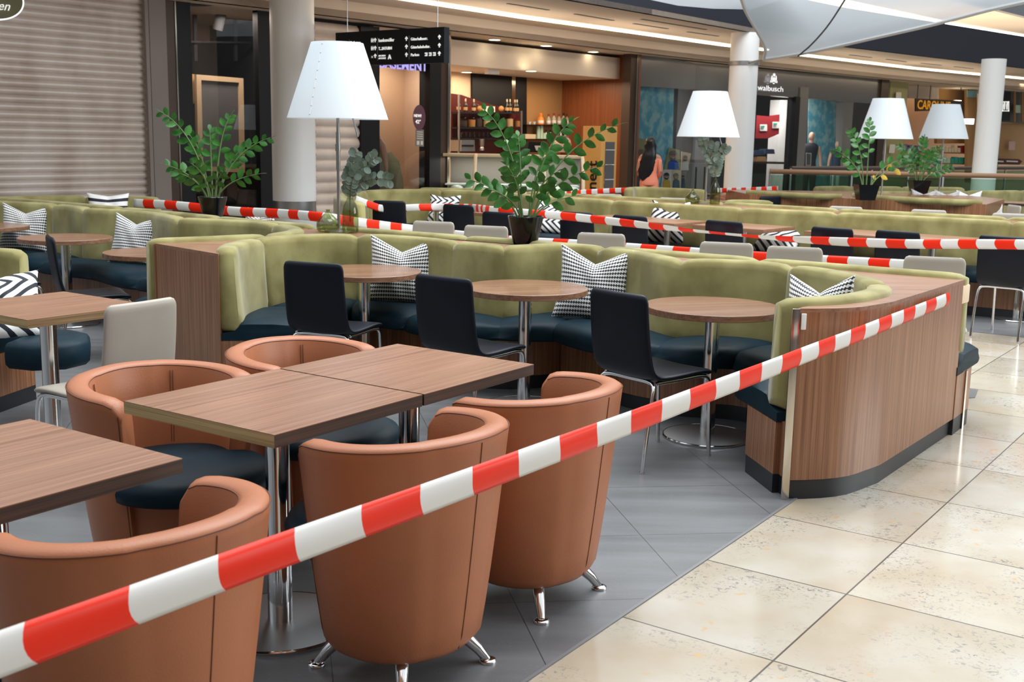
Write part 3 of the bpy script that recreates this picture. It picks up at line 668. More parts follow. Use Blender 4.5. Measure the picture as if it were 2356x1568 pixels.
# lower end panels below the seats
bm = nb(); prism(bm, [(1.222,4.845),(1.45,4.95),(1.45,5.20),(1.166,5.255)], .09, .335); obj('end_panel', bm, 'wood_vert', isl, smooth=False)
bm = nb(); prism(bm, [(1.226,4.849),(1.45,4.96),(1.45,5.19),(1.170,5.245)], 0, .09); obj('kickboard', bm, 'kick', isl, smooth=False)
bm = nb(); prism(bm, [(2.415,6.055),(2.522,6.205),(2.50,6.23),(2.39,6.08)], .09, .335); obj('end_panel', bm, 'wood_vert', isl, smooth=False)
bm = nb(); box(bm, (1.218,4.842,.4275), (.034,.014,.855), .0); obj('metal_trim', bm, 'trim_steel', isl, bevel=.003)
bm = nb(); box(bm, (1.163,5.258,.165), (.012,.012,.33), .0); obj('metal_trim', bm, 'trim_steel', isl)
bm = nb(); box(bm, (2.527,6.208,.165), (.014,.014,.33), .6); obj('metal_trim', bm, 'trim_steel', isl)
bm = nb(); box(bm, (-2.285,7.235,.425), (.014,.014,.85), .8); obj('metal_trim', bm, 'wood_vert', isl)
bm = nb(); box(bm, (1.252,4.838,.80), (.022,.010,.07), .02); obj('catch', bm, 'white_plastic', isl, bevel=.003)

# ---- left booth F2 / R2
lb = thing('banquette', 'wavy green booth at the left with dark blue seats, curling round towards the island', 'banquette')
F2 = [(-6.2,11.6),(-5.5,11.05),(-4.9,10.80),(-4.4,10.60),(-4.1,10.38),(-3.93,10.22),(-3.72,10.0),(-3.4,9.87),(-3.1,9.65),(-2.85,9.30),(-2.67,9.08),(-2.35,8.98),(-2.0,8.80),(-1.74,8.50),(-1.63,8.18),(-1.68,7.90),(-1.85,7.72),(-2.10,7.50),(-2.37,7.315)]
path2, n2 = upholstery(lb, F2, [(-5.5,11.05),(-4.25,10.5),(-3.85,10.12),(-2.72,9.12),(-1.85,8.66),(-1.72,7.82)])
R2 = [(-1.50,8.72),(-2.1,9.18),(-3.0,9.95),(-3.9,10.66),(-4.8,11.3),(-6.2,12.2)]
upholstery(lb, R2, [(-2.4,9.43),(-3.5,10.35)], seats=True)
bk = [(p.x-q.x*.08,p.y-q.y*.08) for p, q in zip(path2, n2)][:near_idx(path2,(-1.66,8.36))]
bm = nb(); prism(bm, bk+[(-1.56,8.42),(-1.56,8.66),(-2.14,9.10),(-3.04,9.87),(-3.94,10.58),(-4.84,11.22),(-6.2,12.1)], .09, .853); obj('body', bm, 'wood_vert', lb, ang=35)

# ---- far left bench piece with the bold cushion
fb = thing('banquette', 'short green bench back behind the left booth with a striped cushion peeking over', 'banquette')
upholstery(fb, [(-5.3,11.3),(-4.95,11.75),(-4.5,12.0),(-4.0,12.02),(-3.75,11.95)], [(-4.5,12.0)], depth=.42, plinth=True)

# ---- near left bench with rounded green end
nbn = thing('banquette', 'green bench end at the left edge with rounded dark blue seat beside the square table', 'banquette')
upholstery(nbn, [(-4.2,6.65),(-3.5,6.52),(-2.79,6.385)], [(-3.5,6.52)], depth=.50, zb=.36, pl=.30)
bm = nb(); prism(bm, [(-4.2,6.75),(-2.84,6.49),(-2.82,6.41),(-4.2,6.66)], .0, .86); obj('body', bm, 'wood_vert', nbn, smooth=False)
s0 = [(-2.66,6.36),(-2.66,5.86),(-2.5,5.80),(-2.33,5.86),(-2.27,6.02),(-2.34,6.22),(-2.48,6.34)]
bm = nb(); cc = Vector((-2.56,6.1)); 
loft(bm, [[(cc.x+(x_-cc.x)*k, cc.y+(y_-cc.y)*k, z) for x_, y_ in s0] for k, z in ((.90,.31),(.99,.335),(1.0,.38),(.985,.425),(.93,.446),(.7,.455))]); obj('seat_cushion', bm, 'navy_leather', nbn, ang=60)

# ---- second island: long bench B2
i2 = thing('banquette_island', 'long green bench across the middle row with tape strung in front and vases on top', 'banquette')
B2 = [(-1.52,11.75),(-1.80,12.4),(-1.95,13.2),(-1.90,14.0),(-1.62,14.65),(-1.04,14.90),(-.30,14.62),(.29,13.82),(1.07,13.08),(2.36,12.02),(3.18,11.52),(3.86,11.10),(4.69,10.56),(5.5,10.0)]
path3, n3 = upholstery(i2, B2, [(-1.8,14.3),(-.95,14.9),(-.15,14.45),(1.07,13.05),(2.36,11.98),(3.18,11.47),(4.6,10.6)])
bk3 = [(p.x-q.x*.08,p.y-q.y*.08) for p, q in zip(path3, n3)]
R3 = [(6.0,10.6),(4.9,11.35),(3.5,12.3),(2.4,13.25),(1.2,14.2),(.2,15.0),(-.5,15.5),(-1.3,15.55)]
upholstery(i2, R3, [(4.9,11.35),(3.5,12.3),(2.4,13.2),(.2,15.0)])
k3 = near_idx(path3,(-1.04,14.9))
bm = nb(); prism(bm, bk3[k3:]+[(5.9,10.5),(4.84,11.27),(3.44,12.22),(2.33,13.17),(1.13,14.12),(.15,14.92),(-.5,15.42),(-1.2,15.45)], .09, .853); obj('body', bm, 'wood_vert', i2, ang=35)

# ---- third island: low walnut panel with plants and lamps
i3 = thing('banquette_island', 'walnut panelled low island with green padded rims, carrying two black potted plants', 'banquette')
pa, pb, pc = U(1725,447,.853), U(1950,456,.853), U(2270,470,.853)
front3 = [(p.x,p.y) for p in catmull([pa,pb,pc], .2)]
bm = nb(); prism(bm, front3+[(pc.x+.9,pc.y+1.6),(6.6,17.9),(5.2,17.6),(3.2,17.4)], .09, .853); obj('body', bm, 'wood_vert', i3, ang=35)
bm = nb(); prism(bm, front3+[(pc.x+.8,pc.y+1.4),(5.2,17.3),(3.4,17.2)], 0, .09); obj('kickboard', bm, 'kick', i3)
for pts_, nm in (([(pa.x+.02,pa.y+.25),(3.9,15.45),(pb.x-.05,pb.y+.12)],'a'),([(4.9,16.3),(4.65,15.6),(4.95,15.0),(5.4,14.55),(pc.x-.02,pc.y+.10)],'b')):
    pp = catmull(pts_, .08); bm = nb(); tube(bm, [(p.x,p.y,.865) for p in pp], .042, 10); obj('padded_rim', bm, 'velvet', i3, ang=60)
upholstery(i3, [(4.85,16.2),(5.3,16.9),(6.1,17.3),(7.1,17.9),(8.2,18.5),(9.6,19.2)], [(6.1,17.3),(7.1,17.9),(8.2,18.5)], depth=.45)
# ---- far bench behind the second island
b3 = thing('banquette', 'green bench back in front of the woman in coral, behind the middle row', 'banquette')
upholstery(b3, [(1.68,16.5),(1.84,17.0),(2.25,16.85),(2.72,16.5)], [], depth=.42)
b4 = thing('banquette', 'small green bench back with rolled end left of the walnut island', 'banquette')
upholstery(b4, [(2.50,13.6),(2.78,13.72),(3.08,13.66)], [], depth=.35, thick=.07)
b5 = thing('banquette', 'distant green bench below the glass balustrade on the right', 'banquette')
upholstery(b5, [(4.9,18.6),(5.6,19.0),(6.5,19.2),(7.6,19.4)], [(5.6,19.0),(6.5,19.2)], depth=.4)

# ---- armchairs
A = tub_chair('tan leather tub armchair facing us at the joined tables, its dark seat in view', 'tan tub armchairs'); A.location = T(2.42,-3.06); A.rotation_euler = (0,0,-(AZ+PI/2)-.02)
dup(A, T(3.09,-3.06), -(AZ+PI/2)+.06, 'tan leather tub armchair at the far back of the joined tables, below the black chair')
dup(A, T(2.45,-2.05), -(AZ-PI/2)-.10, 'tan leather tub armchair with its back to us, centre foreground, crossed by the tape')
dup(A, T(3.13,-2.055), -(AZ-PI/2)-.02, 'tan leather tub armchair right of the joined tables, half behind the front one')
dup(A, T(1.51,-2.05), -(AZ-PI/2)-.06, 'tan leather tub armchair cut by the bottom left corner of the picture')
# ---- rectangular tables
RZ = -AZ
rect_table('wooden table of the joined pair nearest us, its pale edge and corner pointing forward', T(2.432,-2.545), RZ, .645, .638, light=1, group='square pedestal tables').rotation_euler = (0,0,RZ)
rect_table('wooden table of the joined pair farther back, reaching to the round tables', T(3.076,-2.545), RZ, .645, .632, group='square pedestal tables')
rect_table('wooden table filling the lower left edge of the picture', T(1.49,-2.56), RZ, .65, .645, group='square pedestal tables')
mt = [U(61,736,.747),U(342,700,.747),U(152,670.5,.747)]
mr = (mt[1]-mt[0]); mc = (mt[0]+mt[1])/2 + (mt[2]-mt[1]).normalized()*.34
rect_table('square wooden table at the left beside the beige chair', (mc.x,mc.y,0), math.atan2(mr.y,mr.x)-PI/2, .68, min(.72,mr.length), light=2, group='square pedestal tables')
# ---- round tables
round_table('round wooden table nearest the curved walnut end, its base plate in view', (1.05,5.905,0))
round_table('round wooden table between the other two of the front booth', (.073,6.53,0))
round_table('round wooden table in front of the leftmost houndstooth cushion of the front booth', (-.945,7.20,0))
round_table('round wooden table in the left booth with a black chair drawn up to it', (-3.60,9.13,0))
round_table('round wooden table in the left booth half hidden by the island corner', (-2.56,8.12,0))
round_table('round wooden table cut by the left edge of the picture', (-4.68,10.1,0))
# ---- black side chairs in the foreground booths
c1 = side_chair('black', 'black side chair at the round table in front of the leftmost cushion', 'black chairs at the round tables'); c1.location = (-1.03,6.60,0); c1.rotation_euler = (0,0,-math.radians(20))
dup(c1, (-.20,6.02,0), -math.radians(36), 'black side chair at the middle round table, the joined tables just in front')
dup(c1, (.705,5.505,0), -math.radians(50), 'black side chair with all its chrome legs visible, right of the others')
dup(c1, (-2.88,7.78,0), -math.radians(62), 'black side chair seen side on in the left booth')
dup(c1, (-3.75,8.35,0), -math.radians(55), 'black side chair behind the green bench end, only a seat corner and leg showing')
bg_ = side_chair('beige', 'beige leather side chair tucked at the square table on the left', 'beige chairs'); bg_.location = (-1.79,4.87,0); bg_.rotation_euler = (0,0,math.radians(59))
# ---- second row: black chairs facing the long bench
rowb = [((895,460),8,'farthest left, under the tape'),((1054,469),28,'second from the left, the tape passing behind it'),((1148,486),30,'behind the large plant pot'),
        ((1327,486),32,'just right of the large plant pot'),((1449,494),34,'left of the bold striped cushion'),((1666,506),38,'between the two bold striped cushions'),
        ((1915,521),38,'right of the second bold striped cushion'),((2066,529),38,'with a long table to either side'),((2308,541),40,'at the right edge with its chrome legs in view')]
for (x_, y_), az, lb_ in rowb:
    p = U(x_,y_,.858); x_, y_ = p.x+.27*math.sin(math.radians(az)), p.y+.27*math.cos(math.radians(az))
    dup(c1, (x_,y_,0), -math.radians(az), 'black chair, middle row: '+lb_, 'black chairs of the middle row')
rowg = [((997,507),'leftmost, near the glass vases'),((1118,517),'second from the left'),((1383,534),'right of the large plant pot'),
        ((1671,555),'left of a touching pair'),((1828,565),'right of a touching pair'),((2150,588),'nearest the taped end of the island')]
for (x_, y_), lb_ in rowg:
    p = U(x_,y_,.858); x_, y_ = p.x-.08, p.y-.26
    dup(bg_, (x_,y_,0), PI-math.radians(38)+.35, 'beige chair back rising over the front island, '+lb_, 'beige chairs behind the front island')
# tables of the middle row
rz2 = math.atan2(-.65,.76)
for c_, sx, pol, lb_ in (((1.37,12.28),1.25,((-.33,0),(.33,0)),'long wooden table of the middle row left, a striped cushion beyond it'),((2.32,11.55),.80,((0,0),),'wooden table of the middle row over the second striped cushion'),
                 ((3.55,10.75),1.45,((-.4,0),(.4,0)),'long wooden table of the middle row right'),((-.95,13.9),.75,((0,0),),'wooden table at the left end of the middle row'),((.0,12.9),.7,((0,0),),'wooden table showing between chairs left of the large plant')):
    t = thing('rectangular_table', lb_, 'table', (c_[0],c_[1],0), rz2, 'tables of the middle row')
    bm = nb(); box(bm, (0,0,.711), (sx,.66,.038)); obj('tabletop', bm, 'wood_cross', t, bevel=.002)
    for px, py in pol: pedestal(t, px, py, .692, .21, .034)
bm = nb()
pedestal_table = thing('round_table', 'small table pedestal behind the black chair at the right edge', 'table', (4.62,10.35,0))
pedestal(pedestal_table, 0, 0, .69, .21, .034); bm = nb(); lathe(bm, [(.3,.69),(.3,.72)], 48); obj('tabletop', bm, 'wood_round', pedestal_table)

# ---- third row bits
t = rect_table('long dark table in the far row, seen edge on before the green bench', (1.75,15.3,0), rz2+.25, 1.9, .66, h=.74, poles=((-.6,0),(.6,0)))
t = rect_table('dark table in the far row right of the glass vases', (3.0,16.1,0), rz2+.2, 1.3, .66, h=.74)
t = rect_table('far table before the balustrade beside the second column', (3.9,18.2,0), rz2+.2, 1.6, .7, h=.74)
for (px, py), lb_ in (((1392,452),'left of the far two behind the bench'),((1547,461),'right of the far two, near the glass vases')):
    p = U(px,py,.84); dup(bg_, (p.x,p.y+.2,0), PI-.3, 'beige chair back, '+lb_, 'beige chairs of the far rows')
for px, py, rz_, lb_ in ((1951,481,PI-.4,'beige chair top before the walnut island, the left one'),(2149,489,PI-.4,'beige chair top before the walnut island, the right one'),(2300,474,PI*.5,'far beige chair seen side on with tape around it'),(2345,466,PI*.5-.2,'far beige chair at the right edge seen side on'),(2345,498,PI-.4,'beige chair top at the right edge below the side on pair')):
    p = U(px,py,.845); dup(bg_, (p.x,p.y+.2,0), rz_, lb_, 'beige chairs of the far rows')
for px, py, lb_ in ((1872,450,'leftmost of three far dark chairs before the balustrade'),(1905,449,'middle of three far dark chairs before the balustrade'),(1962,447,'far dark chair just left of the square black pot')):
    p = U(px,py,.85); dup(c1, (p.x,p.y,0), .5 if px != 1872 else .1, lb_, 'dark chairs of the far rows')
for px, py, rz_, lb_ in ((1465,455,.4,'far tan armchair left of the vases behind the dark table'),(1340,453,.4,'far tan armchair rim beside the white and red tape'),(1690,452,PI+.4,'far tan armchair below the second column'),(1770,449,PI+.3,'far tan armchair right of the second column'),(1835,446,PI+.3,'far tan armchair before the balustrade, left of the dark chairs'),(1925,447,PI+.2,'far tan armchair before the balustrade, right of the dark chairs')):
    p = U(px,py,.74); dup(A, (p.x,p.y,0), rz_, lb_, 'far tan armchairs')
p = U(1742,457,.80); dup(c1, (p.x,p.y,0), .5, 'far black chair left of the walnut island', 'dark chairs of the far rows')
for px, py, lb_ in ((2330,465,'far wooden table at the right edge before the green bench'),):
    p = U(px,py,.74); rect_table(lb_, (p.x,p.y,0), rz2, 1.6, .7, h=.74)
# ---- cushions
def cu(px, py, z, label, az, size=.42, mat='tooth_cloth', dent=.2, tilt=.2, group=None, roll=0, pull=-.11):
    p = U(px,py,z); d = Vector((math.sin(math.radians(az)), math.cos(math.radians(az)), 0))
    return cushion(label, (p.x+d.x*pull, p.y+d.y*pull, z-.012), -math.radians(az), size, mat, -tilt, dent, group, .07, roll)
cu(932,684,.46,'black and white houndstooth cushion behind the left round table', 6, .45, tilt=.16, dent=.24, roll=.03, pull=-.20)
cu(1366,724,.46,'black and white houndstooth cushion behind the black chair in the middle bay', 14, .46, tilt=.20, dent=.24, roll=.05, pull=-.16)
cushion('black and white houndstooth cushion in the curl of the booth by the walnut end', (1.55,5.72,.455), -math.radians(60), .45, 'tooth_cloth', -.12, .22, thick=.07, roll=-.10)
cu(62,572,.46,'black and white houndstooth cushion at the far left above the round table', -2, .44, tilt=.25, roll=.05)
cu(318,602,.46,'black and white houndstooth cushion in the left booth beside the island corner', 15, .43, tilt=.25, roll=.05)
cu(606,578,.46,'houndstooth cushion tip peeking over the curled back of the left booth', 40, .42, tilt=.2, roll=.05)
cu(6,768,.455,'navy and white bold striped cushion cut by the left edge', -30, .44, 'bold_stripe_cloth', .1, .7)
cushion('white cushion with dark stripes peeking above the left booth', (-4.24,11.93,.50), .2, .42, 'fine_stripe_cloth', -.1, .06, thick=.08)
cu(852,505,.46,'bold striped cushion in the left corner of the middle row', 10, .42, 'bold_stripe_cloth', .08, .4)
cu(1022,516,.46,'bold striped cushion between two black chairs of the middle row', 15, .42, 'bold_stripe_cloth', .08, .4)
cu(1268,534,.46,'bold striped cushion just right of the large plant pot', 25, .43, 'bold_stripe_cloth', .08, .45)
cu(1540,556,.46,'bold diagonal striped cushion under the long table of the middle row', 35, .48, 'bold_stripe_cloth', .16, .25)
cu(1806,573,.46,'wide bold striped cushion beside the middle row table', 32, .47, 'bold_stripe_cloth', .06, .85, roll=.12, pull=-.42)
cu(2150,590,.46,'dark and white bold cushion behind a beige chair on the right', 40, .44, 'bold_stripe_cloth', .08, .5, pull=-.5)
for px, py, m_, lb_ in ((2122,476,'tooth_cloth','left of three small far cushions on the walnut island bench'),(2175,474,'tooth_cloth','middle of three small far cushions on the walnut island bench'),(2226,472,'white_plastic','plain white far cushion on the walnut island bench')):
    p = AY(px,py,16.9); cushion(lb_, (p.x,p.y,.57), -.5, .36, m_, -.15, .2, thick=.07)
# ---- lamps, plants, vases on the counters
shade_lamp('white shaded lamp nearest us on the front island, beside the two glass vases', (-1.285,8.36,.855), seam_ang=PI+1.15, zb=.815, zt=1.345, rb=.362, rt=.185, lean=.0)
shade_lamp('white shaded lamp on the middle bench before the second column', (2.208,13.289,.853), seam_ang=-1.1, zb=.76, zt=1.27, rb=.358, rt=.195)
p = U(2051,463,.853); shade_lamp('white shaded lamp left of the far pair', (4.98,15.6,.853), seam_ang=.9, zb=.79, zt=1.32, rb=.358, rt=.20, rod=False)
shade_lamp('white shaded lamp right of the far pair', (6.50,17.6,.853), seam_ang=2.0, zb=.82, zt=1.33, rb=.358, rt=.20, rod=False)
bottle_vase('tall green glass bottle vase beside the nearest lamp', (-1.19,8.29,.855), 'tall')
bottle_vase('squat green glass vase left of the nearest lamp pole', (-1.36,8.34,.855), 'squat')
bottle_vase('squat green glass vase of the far pair on the middle bench', (2.06,13.28,.853), 'squat')
bottle_vase('tall green glass bottle vase of the far pair on the middle bench', (2.30,13.17,.853), 'tall')
eucalyptus('grey green eucalyptus sprig in the near tall vase', (-1.19,8.29,1.14), [[(0,0,0),(.03,0,.10),(.10,.0,.20),(.20,.0,.27)],[(0,0,0),(.06,0,.07),(.18,.02,.11),(.30,0,.10)],[(0,0,0),(.02,-.02,.10),(.06,-.02,.17),(.13,-.02,.20)],[(0,0,0),(-.01,0,.12),(.03,0,.24),(.05,0,.30)]], 3)
eucalyptus('grey green eucalyptus sprig in the far tall vase', (2.30,13.17,1.14), [[(0,0,0),(-.04,0,.15),(-.12,0,.30),(-.16,0,.42)],[(0,0,0),(.0,0,.12),(.04,0,.24),(.10,0,.33)],[(0,0,0),(-.02,0,.10),(-.04,0,.22),(-.03,0,.36)]], 8, 1.15)
zz_plant('large leafy plant in a glossy black round pot at the centre of the front island', (.076,7.657,.855),
  [(-.02,0,-.30,.02,.70,22,.42),(.03,0,.30,.05,.63,20,.40),(.05,.0,.60,-.02,.61,20,.42),(-.03,.02,-.06,.1,.52,20,.3),(-.05,-.02,-.40,-.05,.24,18,.35),(.04,-.02,.50,-.08,.34,20,.3),(-.04,.04,-.12,.15,.46,18,.3),(.02,-.05,.20,-.15,.30,16,.25),(-.02,-.05,-.14,-.20,.34,18,.25),(.02,.04,.16,.14,.46,18,.3),(.05,.02,.36,.1,.14,9,.4),(-.03,-.03,-.25,-.15,.18,12,.35)], pr=.118, ph=.19, leaf=.085, seed=4)
zz_plant('leafy plant in a glossy black pot before the dark shop window', (-2.564,9.72,.853),
  [(-.03,0,-.42,.0,.70,24,.30),(.0,0,-.02,.05,.55,16,.30),(.03,0,.16,.05,.68,18,.35),(.05,0,.50,.0,.50,22,.35),(-.05,0,-.38,-.05,.26,18,.25),(.04,-.02,.42,-.08,.20,14,.5),(-.04,.04,-.20,.1,.50,18,.3),(.0,-.05,-.12,-.2,.28,16,.25),(.03,-.05,.15,-.2,.22,12,.25),(.04,.05,.30,.12,.44,16,.35),(-.03,-.05,-.24,-.18,.20,12,.25)], pr=.118, ph=.17, leaf=.088, seed=9)
zz_plant('sparse plant with yellowing leaves in a square black pot on the walnut island', (4.554,14.90,.853),
  [(-.04,0,-.26,.0,.68,20,.30),(.0,0,.0,.03,.80,20,.32),(-.05,0,-.46,.0,.44,14,.4),(.05,0,.48,.0,.34,12,.45),(-.05,.0,-.30,.0,.32,12,.3),(.06,.0,.56,.05,.26,9,.2)], pot='square', pr=.135, ph=.20, leaf=.105, seed=12, yellow=True)
zz_plant('dense dark plant in a square black pot at the far right', (6.066,17.26,.853),
  [(-.03,0,-.36,.0,.50,20,.3),(.0,0,.02,.0,.62,20,.3),(.03,0,.26,.0,.48,18,.3),(.05,0,.50,.0,.20,18,.3),(-.05,0,-.30,.0,.32,16,.25),(.0,-.05,.10,-.1,.42,18,.25),(-.02,.05,-.12,.1,.46,18,.25),(.03,.03,.38,.1,.36,16,.3)], pot='square', pr=.135, ph=.20, leaf=.10, seed=15)
# ---- barrier tapes
def tp(L): return [AY(x_,y_,Y_) for x_, y_, Y_ in L]
Y0 = 1.56
e0 = AY(45,1487,Y0); e1 = AY(2180,688,5.78)
dv = (e1-e0); nst = 28.4; L_ = dv.length/nst
st0 = e0 - dv/nst*1.0
tape('long red and white barrier tape sweeping across the foreground to the walnut island', [st0, e0, e0+dv*.33+Vector((0,0,-.012)), e0+dv*.66+Vector((0,0,-.008)), e1], L_, .072, .012, u0=-0.10, twist=lambda f: .15*math.sin(f*2.2))
bm = nb(); q = AY(2180,688,5.88); box(bm, (0,0,0), (.10,.002,.055), .9)
o = obj('adhesive_tape', bm, 'clear_tape', smooth=False); o.location = q; tag(o, 'clear adhesive tape holding the barrier tape end on the walnut panel', 'adhesive tape')
bm = nb(); box(bm, (0,0,0), (.05,.11,.10), -.7, 0); o = obj('adhesive_tape', bm, 'cream', bevel=.01); o.location = (2.415,6.085,.775); tag(o, 'brown parcel tape patch wrapped over the green corner of the island', 'adhesive tape')
tape('barrier tape running behind the left plant towards the vases', tp([(308,467,11.3),(400,472,11.0),(530,485,10.7),(640,491,10.4),(745,500,10.0),(850,515,10.3),(960,529,10.75),(1060,541,10.5),(1200,555,10.1),(1340,563,9.75),(1480,573,9.3),(1620,583,8.95),(1760,592,8.75),(1900,600,8.5),(2060,609,8.2),(2215,618,7.9)]), .155, .085, .008)
tape('barrier tape sagging in front of the black chairs of the middle row', tp([(818,458,12.5),(850,470,12.6),(885,480,12.7),(960,477,12.8),(1030,476,12.9),(1090,478,12.2),(1130,483,11.3),(1200,489,11.2),(1300,497,11.1),(1400,508,10.9),(1520,522,10.6),(1640,535,10.3),(1780,547,10.0),(1880,553,9.8),(2000,558,9.6),(2100,561,9.45),(2220,561,9.1),(2330,562,8.8),(2440,563,8.6)]), .155, .078, .006, twist=lambda f: 1.22*math.exp(-((f-.655)/.11)**2))
tape('far barrier tape rising to the bench before the woman in coral', tp([(1270,450,15.5),(1350,442,16.5),(1444,437,17.4)]), .16, .08, .004)
tape('far barrier tape beside the second column', tp([(1650,438,17.0),(1720,436,17.8),(1790,433,18.5)]), .16, .07, .004)
bm = nb()
p = U(2303,500,.7); tape('short loop of barrier tape round a far beige chair on the right', [AY(2297,498,p.y*.0+14.2),AY(2303,485,14.2),AY(2305,474,14.25)], .16, .09, .01)
# ================================================================== THE MALL AROUND
WPL = [Vector((-7.6,12.45)),Vector((-3.6,16.9)),Vector((3.0,24.5)),Vector((11.0,32.3)),Vector((22,41))]
def wseg(i): a, b = WPL[i], WPL[i+1]; d = (b-a).normalized(); return a, b, d, Vector((d.y,-d.x))      # n points to the camera side
def WP(px, py, off=0.0):
    """point of the shop line (moved off metres towards the hall) seen at a pixel"""
    d = ray(px,py); best = None
    for i in range(4):
        a, b, dd, n = wseg(i); a2 = a+n*off
        den = d.x*n.x+d.y*n.y
        if abs(den) < 1e-6: continue
        k = (a2.dot(n))/den; s = (Vector((d.x*k,d.y*k))-a2).dot(dd)
        if k > 0 and (-1.5 if i == 0 else -.05) <= s <= (b-a).length+(.05 if i < 3 else 20): best = (Vector((d.x*k,d.y*k,EYE+d.z*k)), i); break
    if best is None: raise ValueError(('WP',px,py,off))
    return best
def nrm(i): n = wseg(i)[3]; return Vector((n.x,n.y,0))
def quad(name, px, mat, thick=.05, off=0.0, parent=None, seg=None, **k):
    P = [WP(x_,y_,off) for x_, y_ in px]; n = nrm(P[0][1]); bm = nb(); slab(bm, [p[0] for p in P], -n*thick); k.setdefault('smooth', False)
    return obj(name, bm, mat, parent, **k)
def vq(name, x0, x1, yt0, yt1, yb0=None, mat='black', thick=.05, off=0.0, parent=None, st=True, zb=None):
    """upright panel from px x0..x1 with top edge y; bottom at the floor (or zb)"""
    a, i = WP(x0,yt0,off); b, j = WP(x1,yt1,off); z = 0.0 if zb is None else zb
    bm = nb(); slab(bm, [Vector((a.x,a.y,z)),Vector((b.x,b.y,z)),b,a], -nrm(i)*thick)
    o = obj(name, bm, mat, parent, smooth=False)
    if st and parent is None: o['kind'] = 'structure'
    return o
def disc_on(name, px, py, rpx, mat, off, parent, th=.01, sy=1.0):
    p, i = WP(px,py,off); r = (WP(px+rpx,py,off)[0]-p).length; a, b, dd, n = wseg(i); bm = nb(); P = []
    for k in range(28): c = 2*PI*k/28; P.append(p+Vector((dd.x,dd.y,0))*r*math.cos(c)+Vector((0,0,1))*r*sy*math.sin(c))
    slab(bm, P, Vector((n.x,n.y,0))*th); return obj(name, bm, mat, parent, smooth=False)
def label_on(name, s, px, py, hpx, mat, off, parent=None, **k):
    p, i = WP(px,py,off); h = (WP(px,py-hpx,off)[0]-p).length; dd = wseg(i)[2]
    return text_mesh(name, s, h*1.38, mat, frame_mat(p, (dd.x,dd.y,0), (0,0,1)), parent, **k)

# ---- shop on the far left: roller shutter
a, _ = WP(-110,0); b, _ = WP(341,0); L = (b-a); L.z = 0; ln = L.length; L.normalize(); n0 = nrm(0)
t = thing('roller_shutter', 'large closed beige metal roller shutter at the far left', 'shutter')
bm = nb(); rows = []; pitch = .094; z = 0.0; prof = []
while z < 4.6:
    for f, o_ in ((0,-.006),(.10,.010),(.30,.020),(.55,.020),(.78,.012),(.90,-.002),(.95,-.014)): prof.append((z+f*pitch, o_))
    z += pitch
A_ = [bm.verts.new(Vector((a.x,a.y,zz))+n0*(o_-.02)) for zz, o_ in prof]; B_ = [bm.verts.new(Vector((b.x,b.y,zz))+n0*(o_-.02)) for zz, o_ in prof]
for k in range(len(prof)-1): bm.faces.new((A_[k],B_[k],B_[k+1],A_[k+1]))
obj('slat_curtain', bm, 'shutter', t, ang=50)
vq('wall_left', 340, 379, -40, -40, mat='pier_grey', thick=.3, off=.06, zb=0)
bm = nb(); g = WP(341,200,.07)[0]; box(bm, (g.x,g.y,2.2), (.05,.05,4.4), -math.atan2(wseg(0)[2].x,wseg(0)[2].y)); obj('guide_rail', bm, 'pier_grey', t)
# oval hanging sign, top left
t = thing('oval_sign', 'oval grey green sign with white rim and script at the top left corner', 'sign')
c, i = WP(-12,-2,.9); dd = wseg(0)[2]; R_ = Vector((dd.x,dd.y,0)); ux = (WP(55,-2,.9)[0]-c).length; uz = (WP(-12,46,.9)[0]-c).length
for nm, k, mt, o0 in (('rim',1.0,'sign_white',0),('face',.93,'olive_cloth',.012)):
    bm = nb(); slab(bm, [c+R_*ux*k*math.cos(2*PI*q/48)+Vector((0,0,uz*k*math.sin(2*PI*q/48)))+n0*o0 for q in range(48)], -n0*.05); obj(nm, bm, mt, t, smooth=False)
MATS['olive_cloth'].node_tree.nodes['Principled BSDF'].inputs['Base Color'].default_value = (.20,.20,.11,1)
text_mesh('lettering', 'Café\nRauen', uz*.62, 'sign_text', frame_mat(c+n0*.03+R_*(-ux*.62)+Vector((0,0,uz*.12)), R_, (0,0,1)), t, shear=.4)
# ---- dark shop window with the wooden mirror
vq('wall_left', 379, 401, -40, -40, mat='brown_metal', thick=.12, off=.05)
vq('trim_2', 400, 403, -40, -40, mat='trim_steel', thick=.03, off=.065)
vq('wall_left', 402, 436, -40, -40, mat='black', thick=.12, off=.05)
vq('wall_left', 591, 622, -40, -40, mat='black', thick=.12, off=.05)
quad('wall_left', [(436,12),(592,14),(592,-60),(436,-60)], 'fascia_black', .2, .02)['kind'] = 'structure'
def room(x0, x1, depth, mat, ztop, name='wall_back', ceil='pinkish', fl=True):
    a, i = WP(x0,300); b, j = WP(x1,300); n = nrm(i)
    P = [Vector((a.x,a.y,0)),Vector((b.x,b.y,0))]; Q = [p-n*depth for p in P]
    for nm, pl in ((name,[Q[0],Q[1]]),('wall_side',[P[0],Q[0]]),('wall_side',[P[1],Q[1]])):
        bm = nb(); d_ = (pl[1]-pl[0]).normalized(); w_ = Vector((d_.y,-d_.x,0)); slab(bm, [pl[0],pl[1],pl[1]+Vector((0,0,ztop)),pl[0]+Vector((0,0,ztop))], w_*.06); struct(nm, bm, mat, smooth=False)
    bm = nb(); slab(bm, [P[0]+Vector((0,0,ztop)),P[1]+Vector((0,0,ztop)),Q[1]+Vector((0,0,ztop)),Q[0]+Vector((0,0,ztop))], (0,0,.05)); struct('ceiling', bm, ceil, smooth=False)
    return n
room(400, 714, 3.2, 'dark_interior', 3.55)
def inpanel(name, px, off, mat, parent=None, th=.04): return quad(name, px, mat, th, off, parent)
